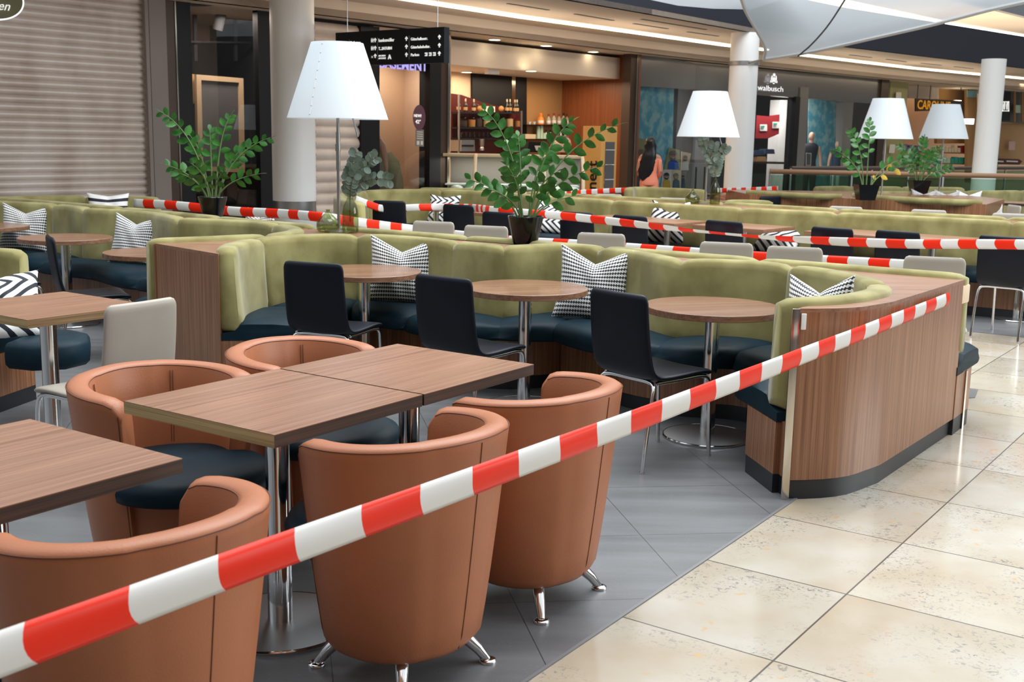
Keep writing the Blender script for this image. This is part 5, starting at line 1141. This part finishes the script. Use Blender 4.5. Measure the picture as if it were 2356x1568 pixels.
# interior things seen through the glass
for k, px in enumerate(([(1741,265),(1770,268),(1768,318),(1738,318)],[(1770,266),(1794,263),(1792,308),(1768,318)])):
    t = thing('red_poster', 'red poster with a white panel inside the fashion shop, the '+('left' if k == 0 else 'right')+' of two', 'poster'); quad('sheet', px, 'dark_red', .01, -1.2, t)
    x0 = px[0][0]; quad('white_panel', [(x0+8,286-k*6),(x0+24,286-k*6),(x0+24,301-k*6),(x0+8,301-k*6)], 'paper', .01, -1.18, t); quad('green_strip', [(x0+10,289-k*6),(x0+18,289-k*6),(x0+18,293-k*6),(x0+10,293-k*6)], 'teal', .01, -1.16, t)
vq('wall_back', 1600, 1640, 322, 324, mat='grey_interior', thick=.3, off=-2.2); vq('wall_back', 1795, 1812, 230, 230, mat='column_white', thick=.3, off=-1.6); vq('wall_back', 1944, 1964, 235, 236, mat='column_white', thick=.3, off=-1.6)
for k, (x_, y_) in enumerate(((1748,352),(1772,349),(1753,366))):
    tag(quad('folded_clothes', [(x_-10,y_-6),(x_+9,y_-6),(x_+11,y_+5),(x_-12,y_+5)], 'shirt_navy' if k < 2 else 'card_brown', .2, -1.0), 'pile of folded clothes in the shop, '+('blue at the left','blue at the right','brown below')[k], 'clothes')
tag(quad('sale_table', [(1735,371),(1830,373),(1830,378),(1735,376)], 'brown_metal', .5, -.9), 'dark table inside the fashion shop', 'table')
for x_ in (1602,1622):
    tag(vq('clothes_rack', x_, x_+2, 384, 384, mat='black', thick=.03, off=-.8, st=False), 'black clothes rack post inside the shop, '+('left' if x_ == 1602 else 'right')+' one', 'rack')
# mannequins
for x0_, x1_ in ((1500,1580),(1790,1790),(1930,1930)):
    area('shop_lamp', WP(x0_,240,-.9)[0]+Vector((0,0,.4)), (0,0,math.radians(48)), 2.5, .4, 130, (1,.92,.82))
def mannequin(px, ytop, hpx, off, top, low, label, pattern=None):
    s = (WP(px,ytop,off)[0]-WP(px,ytop+hpx,off)[0]).length/.82; base = WP(px,ytop,off)[0]; t = thing('mannequin', label, 'mannequin', (base.x,base.y,base.z-1.0*s*.82-.0))
    z0 = 0; k = s
    bm = nb(); lathe(bm, [(.10*k,-.1*k),(.15*k,.02*k),(.13*k,.18*k),(.16*k,.36*k),(.19*k,.48*k),(.15*k,.56*k),(.06*k,.60*k)], 20)
    for v in bm.verts: v.co.y *= .6
    obj('top', bm, top, t, ang=80)
    bm = nb(); lathe(bm, [(.05*k,.58*k),(.05*k,.66*k)], 12); sph(bm, (0,0,.74*k), .085*k, (.85,.95,1.25)); obj('head', bm, 'skin_pale', t, ang=80)
    for sd in (-1,1):
        bm = nb(); tube(bm, [(sd*.17*k,0,.50*k),(sd*.23*k,0,.25*k),(sd*.26*k,-.04*k,-.02*k)], [.05*k,.045*k,.03*k], 10); obj('arm', bm, 'skin_pale', t)
        if sd > 0 and t.location.z > .86*k: bm = nb(); box(bm, (0,0,(-t.location.z-.86*k)/2), (.5*k,.5*k,t.location.z-.86*k)); obj('plinth', bm, 'grey_interior', t)
        bm = nb(); tube(bm, [(sd*.08*k,0,-.06*k),(sd*.09*k,0,-.45*k),(sd*.09*k,0,-.85*k)], [.09*k,.07*k,.05*k], 12); obj('trouser_leg', bm, low, t)
    return t
mannequin(1868, 306, 80, -.45, 'fine_stripe_cloth', 'black_matt', 'mannequin in a dark and white striped top')
MATS['fine_stripe_cloth']
mannequin(1927, 327, 60, -.9, 'shirt_navy', 'paper', 'mannequin in a blue waistcoat farther along the window')
t = thing('framed_notice', 'small framed notice on the shop window below the striped mannequin', 'notice'); quad('frame', [(1855,351),(1867,352),(1866,381),(1855,381)], 'paper', .01, -.02, t); quad('sheet', [(1856.5,353),(1865.5,354),(1864.5,379),(1856.5,379)], 'grey_interior', .01, -.012, t)
for x0, x1, y0, y1, k in ((1466,1600,198,206,3),(1600,1740,206,217,4),(1740,1832,217,225,5),(1861,2018,228,236,6)):
    P = [WP(x0,y0),WP(x1,y1)]; bm = nb(); a, b = P[0][0], P[1][0]; slab(bm, [Vector((a.x,a.y,0)),Vector((b.x,b.y,0)),b,a], -nrm(P[0][1])*.012); struct('window_%d' % k, bm, 'window_glass', smooth=False)
# shop name and crest
t = thing('shop_sign', 'glowing white shop name with a crest above on the steel header', 'sign')
p, i = WP(1743,207,.10); dd = wseg(i)[2]; h = (WP(1743,191,.10)[0]-p).length; wlen = (WP(1812,209,.10)[0]-p).length
o = text_mesh('lettering', 'walbusch', h*1.15, 'sign_white', frame_mat(p, (dd.x,dd.y,0), (0,0,1)), t, bold=-.003, ext=.003, sx=1.62)
wx = max(v.co.length for v in o.data.vertices) if False else None
cpt, i = WP(1780,190,.10); u = h*.85; R_ = Vector((dd.x,dd.y,0)); N_ = nrm(i); Z = Vector((0,0,1))
def cpoly(P): 
    bm = nb(); slab(bm, [cpt+R_*x_*u+Z*y_*u for x_, y_ in P], N_*.006); obj('crest_piece', bm, 'sign_white', t, smooth=False)
cpoly([(-.28,.15),(.28,.15),(.28,.75),(0,1.0),(-.28,.75)]); cpoly([(-.25,1.1),(.25,1.1),(.35,1.55),(.12,1.35),(0,1.65),(-.12,1.35),(-.35,1.55)])
for s in (-1,1): cpoly([(s*.42,0),(s*.62,0),(s*.60,.38),(s*.85,.55),(s*.80,.95),(s*.60,1.25),(s*.48,.9),(s*.52,.5)]); cpoly([(s*.85,.0),(s*1.08,.0),(s*1.02,.42),(s*.92,.40)])
cpoly([(-.3,-.05),(.3,-.05),(.15,-.22),(-.15,-.22)])
# ---- perfume shop and what lies beyond
a, i = WP(2047,300,-3.4); b, j = WP(2400,300,-3.4)
bm = nb(); slab(bm, [Vector((a.x,a.y,0)),Vector((b.x,b.y,0)),Vector((b.x,b.y,3.6)),Vector((a.x,a.y,3.6))], -nrm(i)*.05); struct('wall_back', bm, 'peach_wall', smooth=False)
vq('wall_right', 2050, 2090, 188, 190, mat='poster_green', thick=.05, off=-.2)
MATS['poster_green'].node_tree.nodes['Principled BSDF'].inputs['Base Color'].default_value = (.36,.34,.16,1)
tag(quad('window_letters', [(2062,212),(2074,212),(2074,229),(2062,229)], 'paper', .01, -.1), 'white graphic on the olive glass panel, upper', 'graphic'); tag(quad('window_letters', [(2048,332),(2060,332),(2058,352),(2046,352)], 'paper', .01, -.1), 'white graphic on the olive glass panel, lower', 'graphic')
quad('wall_right', [(2090,182),(2160,184),(2160,228),(2090,226)], 'ceiling_light_band', .1, -1.0)['kind'] = 'structure'
quad('wall_right', [(2156,200),(2228,200),(2228,330),(2156,330)], 'gold_panel', .1, -1.2)['kind'] = 'structure'
quad('wall_right', [(2226,206),(2248,206),(2248,420),(2226,420)], 'card_brown', .1, -.8)['kind'] = 'structure'
t = thing('shop_sign', 'orange lettering behind the far pair of lamps', 'sign'); quad('backing', [(2107,226),(2215,232),(2215,252),(2107,256)], 'brown_metal', .04, -.35, t); label_on('lettering', 'CAROLINE', 2110, 250, 21, 'sign_orange', -.28, t, bold=.004)
for k, (x_, y_) in enumerate(((2143,197),(2179,199),(2201,235))):
    p = WP(x_,y_,-.7)[0]; bm = nb(); cyl(bm, (0,0,0), .13, .05, 20); o = obj('ceiling_spot', bm, 'downlight' if k else 'screen_white', None); o.location = p; tag(o, 'round lit ceiling spot in the perfume shop, '+('leftmost','next to it','low one behind the lamp')[k], 'spotlight')
for k, x_ in enumerate((2110,2139,2209)):
    p = WP(x_,228,-.4)[0]; bm = nb(); tube(bm, [p,p+Vector((0,0,.75))], .012, 6); tag(obj('hanging_rod', bm, 'grey_interior'), 'thin hanging rod above the orange lettering, '+('first','second','third')[k], 'rod')
t = thing('lit_screen', 'glowing white screen left of the right column', 'screen'); quad('screen', [(2220,273),(2242,273),(2240,286),(2222,285)], 'screen_white', .03, -.5, t)
tag(quad('window_poster', [(2226,208),(2248,208),(2247,224),(2226,223)], 'poster_pale_blue', .02, -.7), 'pale blue sheet left of the right column', 'poster')
area('perfume_light', WP(2150,230,-1.6)[0]+Vector((0,0,.5)), (0,0,0), 5, 1.5, 110, (1,.75,.5))
rr_ = random.Random(2)
for r_, (yb, cols) in enumerate(((348,('lilac','lilac','cream','red','cream','cream','dark_red')),(373,('teal','mint','mint','teal','mint','teal','teal')))):
    tag(quad('wall_shelf', [(2075,yb),(2232,yb+3),(2232,yb+6),(2075,yb+3)], 'card_brown', .35, -1.0), 'perfume wall shelf, '+('upper' if r_ == 0 else 'lower')+' one', 'shelf')
    x_ = 2080; k = 0; proto = {}
    while x_ < 2226:
        wpx = rr_.uniform(4,8); hpx = rr_.uniform(9,17); mt = cols[int((x_-2080)/146*len(cols))%len(cols)]
        y_ = yb+(x_-2075)*3/157
        tag(quad('perfume_box', [(x_,y_-hpx),(x_+wpx,y_-hpx),(x_+wpx,y_),(x_,y_)], mt, .12, -.95), mt.replace('_',' ')+' coloured package on the '+('upper' if r_ == 0 else 'lower')+' perfume shelf', 'package', 'packages on the perfume shelves'); x_ += wpx+1.2; k += 1
# right of the last column
quad('wall_right', [(2294,208),(2420,208),(2420,285),(2290,281)], 'grey_interior', .1, -.3)['kind'] = 'structure'
t = thing('toilet_sign', 'dark panel with framed toilet pictogram right of the last column', 'sign'); quad('panel', [(2296,211),(2326,211),(2324,278),(2294,277)], 'black', .05, -.1, t)
for a_, b_, c_, d_ in ((2306,233,2322,235),(2306,254,2322,256),(2306,233,2308,256),(2320,233,2322,256)): quad('pictogram_frame', [(a_,b_),(c_,b_),(c_,d_),(a_,d_)], 'sign_text', .01, -.08, t)
for x_ in (2311,2317): quad('pictogram', [(x_-2,240),(x_+2,240),(x_+1.2,252),(x_-1.2,252)], 'sign_text', .01, -.07, t); disc_on('pictogram', x_, 237.5, 1.6, 'sign_text', -.08, t)
quad('wall_right', [(2290,282),(2420,284),(2420,380),(2284,378)], 'card_brown', .1, -.4)['kind'] = 'structure'
quad('trim_6', [(2296,284),(2300,284),(2296,384),(2292,384)], 'trim_steel', .05, -.2)['kind'] = 'structure'
tag(quad('notice_sheet', [(2322,325),(2336,325),(2335,345),(2321,345)], 'pink_cloth', .01, -.25), 'small pink notice on the brown wall at the right', 'notice')
t = thing('arrow_sign', 'dark arrow shaped sign on the brown wall at the right edge', 'sign'); quad('board', [(2284,364),(2345,366),(2352,371),(2345,379),(2284,377)], 'maroon', .02, -.2, t)
for x0, x1 in ((2294,2309),(2316,2342)): quad('printed_line', [(x0,369),(x1,370),(x1,373),(x0,372)], 'paper', .01, -.185, t)
tag(quad('safety_sign', [(2334,241),(2350,242),(2350,260),(2334,259)], 'mint', .02, -.2), 'pale green exit sign near the right edge', 'sign')
for x_ in (2334,2352): quad('trim_7', [(x_,208),(x_+3,208),(x_+3,280),(x_,280)], 'gold_panel', .04, -.15)['kind'] = 'structure'

# ---- glass balustrades
def balustrade(P, z, label, rail='brown_pole', rr_=.045, posts=True):
    t = thing('balustrade', label, 'balustrade'); P = [Vector(p) for p in P]
    bm = nb(); tube(bm, [(p.x,p.y,z) for p in P], rr_, 12); obj('handrail', bm, rail, t)
    bm = nb()
    for a, b in zip(P, P[1:]):
        d = (b-a).normalized(); w_ = Vector((d.y,-d.x,0))*.012; slab(bm, [Vector((a.x,a.y,.05)),Vector((b.x,b.y,.05)),Vector((b.x,b.y,z-.06)),Vector((a.x,a.y,z-.06))], w_)
    obj('glass_panel', bm, 'rail_glass', t, smooth=False)
    for a, b in zip(P, P[1:]):
        n_ = max(1,int((b-a).length/1.3))
        for k in range(n_):
            p = a.lerp(b,k/n_); bm = nb(); box(bm, (p.x,p.y,z/2), (.03,.05,z)); obj('post', bm, 'matt_steel', t)
    return t
pA = U(1772,394,1.05); pB = U(1960,398,1.05); pC = U(2380,406,1.05)
balustrade([pA,pB,pC], 1.05, 'nearer glass balustrade with a wooden handrail on the right')
qA = U(1790,386,1.08); qB = U(2380,386.5,1.12); 
qA = Vector((6.2,24.5,0)); qB = Vector((13.8,29.0,0))
balustrade([AY(1820,384,23.6),AY(2380,383,29.5)], 1.06, 'farther glass balustrade with a dark handrail', 'brown_metal')

# ---- gallery ceiling, light strip, bulkhead
ZC = 3.52
edge = [U(700,-190,ZC),U(1300,-2,ZC),U(1500,33,ZC),U(1745,77,ZC),U(1940,107,ZC),U(2356,157,ZC),U(2700,188,ZC)]
bulk = []
for x_, y_ in ((600,12),(722,27),(998,62),(1200,90),(1453,120),(1600,141),(1740,155),(1850,166),(2040,181),(2250,196),(2420,206)):
    bulk.append(WP(x_,y_,.38)[0]); 
bz = 3.28
bx = [Vector((p.x,p.y,0)) for p in bulk]
bx = [bx[0]-(bx[1]-bx[0]).normalized()*9]+bx
bm = nb(); prism(bm, [(p.x,p.y) for p in edge]+[(p.x,p.y) for p in bx[::-1]], ZC, ZC+.08); struct('ceiling', bm, 'ceiling_paint', smooth=False)
for a, b in zip(bx, bx[1:]):
    d = (b-a).normalized(); w_ = Vector((-d.y,d.x,0)); bm = nb(); slab(bm, [Vector((a.x,a.y,bz)),Vector((b.x,b.y,bz)),Vector((b.x,b.y,ZC)),Vector((a.x,a.y,ZC))], w_*.1); struct('ceiling', bm, 'ceiling_light_band', smooth=False)
    bm = nb(); slab(bm, [Vector((a.x,a.y,bz)),Vector((b.x,b.y,bz)),Vector((b.x,b.y,bz))+w_*3.2,Vector((a.x,a.y,bz))+w_*3.2], (0,0,.1)); struct('ceiling', bm, 'ceiling_paint', smooth=False)
# recessed light strip
sp_ = [U(x_,y_,ZC-.01) for x_, y_ in ((880,-12),(960,1),(1200,38),(1440,71),(1668,103),(1762,114),(1830,124),(1950,138),(2100,156),(2250,170),(2400,184))]
for k, (a, b) in enumerate(((0,5),(6,10))):
    pp = sp_[a:b+1]; t = thing('light_strip', 'long warm light strip in the gallery ceiling, '+('left part up to the sail' if k == 0 else 'right part beyond the sail'), 'ceiling light')
    bm = nb(); L_, R_l = [], []
    for i, p in enumerate(pp):
        d = (pp[min(i+1,len(pp)-1)]-pp[max(0,i-1)]).normalized(); w_ = Vector((-d.y,d.x,0)); L_.append(p+w_*.085); R_l.append(p-w_*.085)
    a_ = [bm.verts.new(v) for v in L_]; c_ = [bm.verts.new(v) for v in R_l]; a2 = [bm.verts.new(v-Vector((0,0,.02))) for v in L_]; c2 = [bm.verts.new(v-Vector((0,0,.02))) for v in R_l]
    for i in range(len(pp)-1): bm.faces.new((a2[i],a2[i+1],c2[i+1],c2[i])); bm.faces.new((a_[i],a_[i+1],a2[i+1],a2[i])); bm.faces.new((c_[i],c_[i+1],c2[i+1],c2[i]))
    obj('diffuser', bm, 'strip_light', t, smooth=False)
for x_, y_ in ((1050,8),(1300,42),(1560,76),(2000,134),(2200,156)):
    p = U(x_,y_,ZC); q = WP(x_,300,3.6)[0]
    area('ceiling_wash', Vector((p.x*.96+q.x*.04,p.y-.1,ZC-.5)), (math.radians(180),0,math.radians(-40)), .8, 5, 9, (1,.83,.62))
for x_, y_, w_ in ((1138,90,'left'),(1257,104,'middle'),(1365,118,'right')): downlight(x_, y_, bz-.002, 'lit downlight in the cafe soffit, the '+w_+' of three')
# air slots in the ceiling
for k, (x0,y0,x1,y1) in enumerate(((1168,8,1262,23),(1323,32,1411,47),(1458,54,1536,66),(1582,73,1652,83),(1476,44,1624,68),(1955,126,2004,132),(2040,136,2084,142),(2120,145,2165,150),(2196,153,2238,158))):
    p, q = U(x0,y0,ZC-.002), U(x1,y1,ZC-.002); d = (q-p).normalized(); w_ = Vector((-d.y,d.x,0))*.03; bm = nb(); slab(bm, [p-w_,q-w_,q+w_,p+w_], (0,0,-.006))
    tag(obj('air_slot', bm, 'grey_interior', smooth=False), 'dark air slot in the gallery ceiling, number %s from the left' % ('one','two','three','four','five','six','seven','eight','nine')[k], 'vent', 'ceiling air slots')
# atrium edge: black fascia, upper gallery
def fasc(pts, h, name='fascia'):
    for a, b in zip(pts, pts[1:]):
        d = (b-a).normalized(); w_ = Vector((-d.y,d.x,0)); bm = nb(); slab(bm, [a,b,b+Vector((0,0,h)),a+Vector((0,0,h))], w_*.08); struct('wall_upper', bm, 'fascia_black', smooth=False)
fasc(edge[:4], 1.6); fasc(edge[3:5], .76)
h2 = []
for x_, y_ in ((1940,107),(2140,131),(2356,157),(2700,188)): h2.append(U(x_,y_,ZC))
a_ = UYZ = None
fasc(h2, .76)
# upper gallery ceiling with its own strip
ZU = 6.2
uc = [U(1700,-40,ZU),U(1900,2,ZU),U(2140,52,ZU),U(2356,92,ZU),U(2600,128,ZU)]
back_ = [p+Vector((-4,9,0)) for p in uc]
zt2 = ZC+1.35
us = []
for p in h2: us.append(Vector((p.x,p.y,zt2)))
# ceiling slab above the far fascia
cl = [AY(1830,-8,30),AY(2140,50,30),AY(2356,78,34),AY(2600,110,36)]
bm = nb(); pts = [AY(1600,-60,26),AY(2160,52,33),AY(2420,96,37)]
zf = 5.6
Pu = [U(1650,-50,zf),U(2140,66,zf),U(2420,112,zf),U(2420,58,zf),U(2290,26,zf),U(2150,-8,zf),U(1850,-70,zf)]
bm = nb(); slab(bm, Pu, (0,0,.06)); struct('ceiling', bm, 'ceiling_light_band', smooth=False)
sA, sB, sC = U(1825,-3,zf-.02), U(2140,60,zf-.02), U(2420,105,zf-.02)
t = thing('light_strip', 'bright warm light strip of the upper gallery at the top right, behind the sail', 'ceiling light')
bm = nb(); pr_ = [sA,sB,sC]; w_ = Vector((.35,-.9,0)).normalized()*.55
for a, b in zip(pr_, pr_[1:]): slab(bm, [a,b,b+w_*2,a+w_*2], (0,0,-.02))
obj('diffuser', bm, 'strip_light', t, smooth=False)
area('upper_wash', U(2300,60,zf)+Vector((-1,-2,-1.6)), (math.radians(180),0,0), 10, 6, 160, (1,.85,.66))  # added lamp without a fixture, brightens the upper gallery ceiling
# ---- sun sail
def sail():
    left = [(1487,-2,15.5),(1560,14,17.5),(1640,21,19.5),(1716,22,21.0),(1738,70,22.6),(1760,122,24.3)]
    # boundary curves in survey pixels + distance
    A_ = [(1757,137,20.8),(1762,112,20.4),(1742,72,19.4),(1715,24,18.2),(1700,-30,16.8),(1690,-120,14.8)]
    B_ = [(1757,137,20.8),(1860,121,20.2),(2000,90,19.1),(2150,56,18.0),(2280,22,17.0),(2420,-8,16.0)]
    n = 20; PA = catmull([AY(*q) for q in A_], 10); 
    def rs(L, m):
        P = catmull([AY(*q) for q in L], .4); d = [0]
        for i in range(1,len(P)): d.append(d[-1]+(P[i]-P[i-1]).length)
        out = []
        for k in range(m+1):
            s = d[-1]*k/m; i = 1
            while i < len(P)-1 and d[i] < s: i += 1
            f = (s-d[i-1])/max(1e-6,d[i]-d[i-1]); out.append(P[i-1].lerp(P[i],f))
        return out
    a = rs(A_, n); b = rs(B_, n); bm = nb(); V = []
    far = AY(2150,-260,13.4)
    for i in range(n+1):
        row = []
        for j in range(n+1):
            s, t_ = i/n, j/n
            p = a[i]+b[j]-a[0] + (far-a[n]-b[n]+a[0])*s*t_
            p.z += -.9*s*t_*(1-s)*(1-t_)*4*.35
            row.append(bm.verts.new(p))
        V.append(row)
    for i in range(n):
        for j in range(n): bm.faces.new((V[i][j],V[i+1][j],V[i+1][j+1],V[i][j+1]))
    t = thing('sun_sail', 'large translucent grey white sail stretched from the middle column to the upper right', 'sail')
    obj('cloth', bm, 'sail_cloth', t, ang=180)
    bm = nb(); tube(bm, a, .03, 6); tube(bm, b, .03, 6); obj('hem', bm, 'white_plastic', t)
    # stitched seam across the sail
    bm = nb(); ln = []
    for k in range(n+1):
        f = k/n; i = int(f*n*.999); j = min(n, int(f*n*.55)); p = V_pts(a, b, far, n, f*.95, .12+.62*f); ln.append(p+Vector((0,0,-.03-.9*.35*4*(f*.95)*(.12+.62*f)*(1-f*.95)*(1-.12-.62*f))))
    tube(bm, ln, .014, 6); obj('seam', bm, 'grey_interior', t)
    bm = nb(); tube(bm, [a[0], Vector((cp.x+.05,cp.y-.3,AY(1703,146,21.4).z))], .02, 6); obj('tension_cable', bm, 'matt_steel', t)
def V_pts(a, b, far, n, s, t_):
    def at(L, q):
        q = min(max(q,0),.9999)*n; i = int(q); return L[i].lerp(L[i+1], q-i)
    return at(a,s)+at(b,t_)-a[0]+(far-a[n]-b[n]+a[0])*s*t_
sail()
# second sail, upper left
t = thing('sun_sail', 'edge of a second sail overhead along the top of the picture', 'sail')
TP = [(1470,-6,14.5),(1560,13,16.5),(1640,20,18.5),(1730,22,20.5),(1850,-20,19),(1700,-140,15),(1500,-140,13)]
bm = nb(); vs = [bm.verts.new(AY(*q)) for q in TP]; f = bm.faces.new(vs); r_ = bmesh.ops.triangulate(bm, faces=[f]); obj('cloth', bm, 'sail_cloth', t, ang=180)

# ---- the woman at the window
def woman():
    g = AY(1497,326,20.6); s = .935
    t = thing('person', 'person with long black hair in coral jacket and trousers, seen from behind', 'person', (g.x,g.y,0), -.15)
    def skin_body(name, V, E_, R_, mat, root=0, sub=2):
        me = bpy.data.meshes.new(name); me.from_pydata([Vector(v)*s for v in V], E_, []); o = bpy.data.objects.new(name, me); COL.objects.link(o); o.parent = t
        md = o.modifiers.new('skin','SKIN'); md.use_smooth_shade = True
        for i, r in enumerate(R_): me.skin_vertices[0].data[i].radius = (r[0]*s,r[1]*s) if isinstance(r,tuple) else (r*s,r*s)
        me.skin_vertices[0].data[root].use_root = True
        sd = o.modifiers.new('sub','SUBSURF'); sd.levels = sub; sd.render_levels = sub
        me.materials.append(MATS[mat]); return o
    # continuous body
    V = [(0,0,.90),(0,0,1.05),(0,.01,1.20),(0,.01,1.36),(0,0,1.44),(0,-.01,1.52),
         (.17,.0,1.37),(.22,.03,1.10),(.15,-.16,.97),(.07,-.22,1.0),(-.17,.0,1.37),(-.22,.03,1.10),(-.14,-.16,.97),(-.06,-.22,1.0),
         (.09,0,.86),(.095,.0,.48),(.095,.02,.09),(.095,-.10,.03),(-.09,0,.86),(-.095,.0,.48),(-.095,.02,.09),(-.095,-.10,.03)]
    V = [(x_,-y_,z_) for x_,y_,z_ in V]
    E_ = [(0,1),(1,2),(2,3),(3,4),(4,5),(3,6),(6,7),(7,8),(8,9),(3,10),(10,11),(11,12),(12,13),(0,14),(14,15),(15,16),(16,17),(0,18),(18,19),(19,20),(20,21)]
    R_ = [(.145,.11),(.115,.085),(.14,.09),(.13,.085),.05,.05,.055,.042,.032,.025,.055,.042,.032,.025,.085,.058,.038,.03,.085,.058,.038,.03]
    skin_body('body', V, E_, R_, 'skin')
    bm = nb(); sph(bm, (0,.0,1.605*s), .095*s, (.82,.98,1.2), 20); obj('head', bm, 'skin', t)
    # coral jacket with peplum
    bm = nb(); lathe(bm, [(.165,.83),(.175,.84),(.168,.90),(.145,1.0),(.132,1.08),(.15,1.20),(.165,1.30),(.150,1.385),(.075,1.44)], 28)
    for v in bm.verts: v.co.y *= .68; v.co.x *= 1.05; v.co *= s
    obj('jacket', bm, 'coral', t, ang=80)
    for sd in (-1,1):
        bm = nb(); tube(bm, [(sd*.13*s,0,1.37*s),(sd*.175*s,-.01*s,1.30*s),(sd*.205*s,-.02*s,1.12*s),(sd*.195*s,.03*s,1.03*s),(sd*.13*s,.16*s,.98*s)], [.055*s,.054*s,.046*s,.042*s,.034*s], 14); obj('sleeve', bm, 'coral', t, ang=80)
        bm = nb(); tube(bm, [(sd*.085*s,0,.90*s),(sd*.10*s,0,.5*s),(sd*.10*s,-.01*s,.10*s)], [.098*s,.075*s,.058*s], 16); obj('trouser_leg', bm, 'coral', t, ang=80)
    bm = nb(); sph(bm, (0,.0,1.625*s), .115*s, (.92,1.0,1.08), 24)
    secs = []
    for z_, w_, d_, x_ in ((1.66,.09,.085,0),(1.58,.112,.08,0),(1.50,.105,.06,0),(1.43,.125,.05,-.01),(1.35,.128,.045,-.02),(1.28,.140,.04,-.04),(1.20,.135,.038,-.05),(1.12,.140,.032,-.07),(1.05,.115,.025,-.08),(1.00,.10,.02,-.10),(.95,.05,.01,-.11),(.92,.015,.006,-.12)):
        secs.append([((x_+w_*math.cos(2*PI*k/24)*(1+.10*math.sin(k*2.1+z_*34)))*s, (-.06 - (.035 if z_ < 1.5 else 0) + d_*math.sin(2*PI*k/24))*s, z_*s) for k in range(24)])
    loft(bm, secs); obj('hair', bm, 'hair_dark', t, ang=80)
woman()
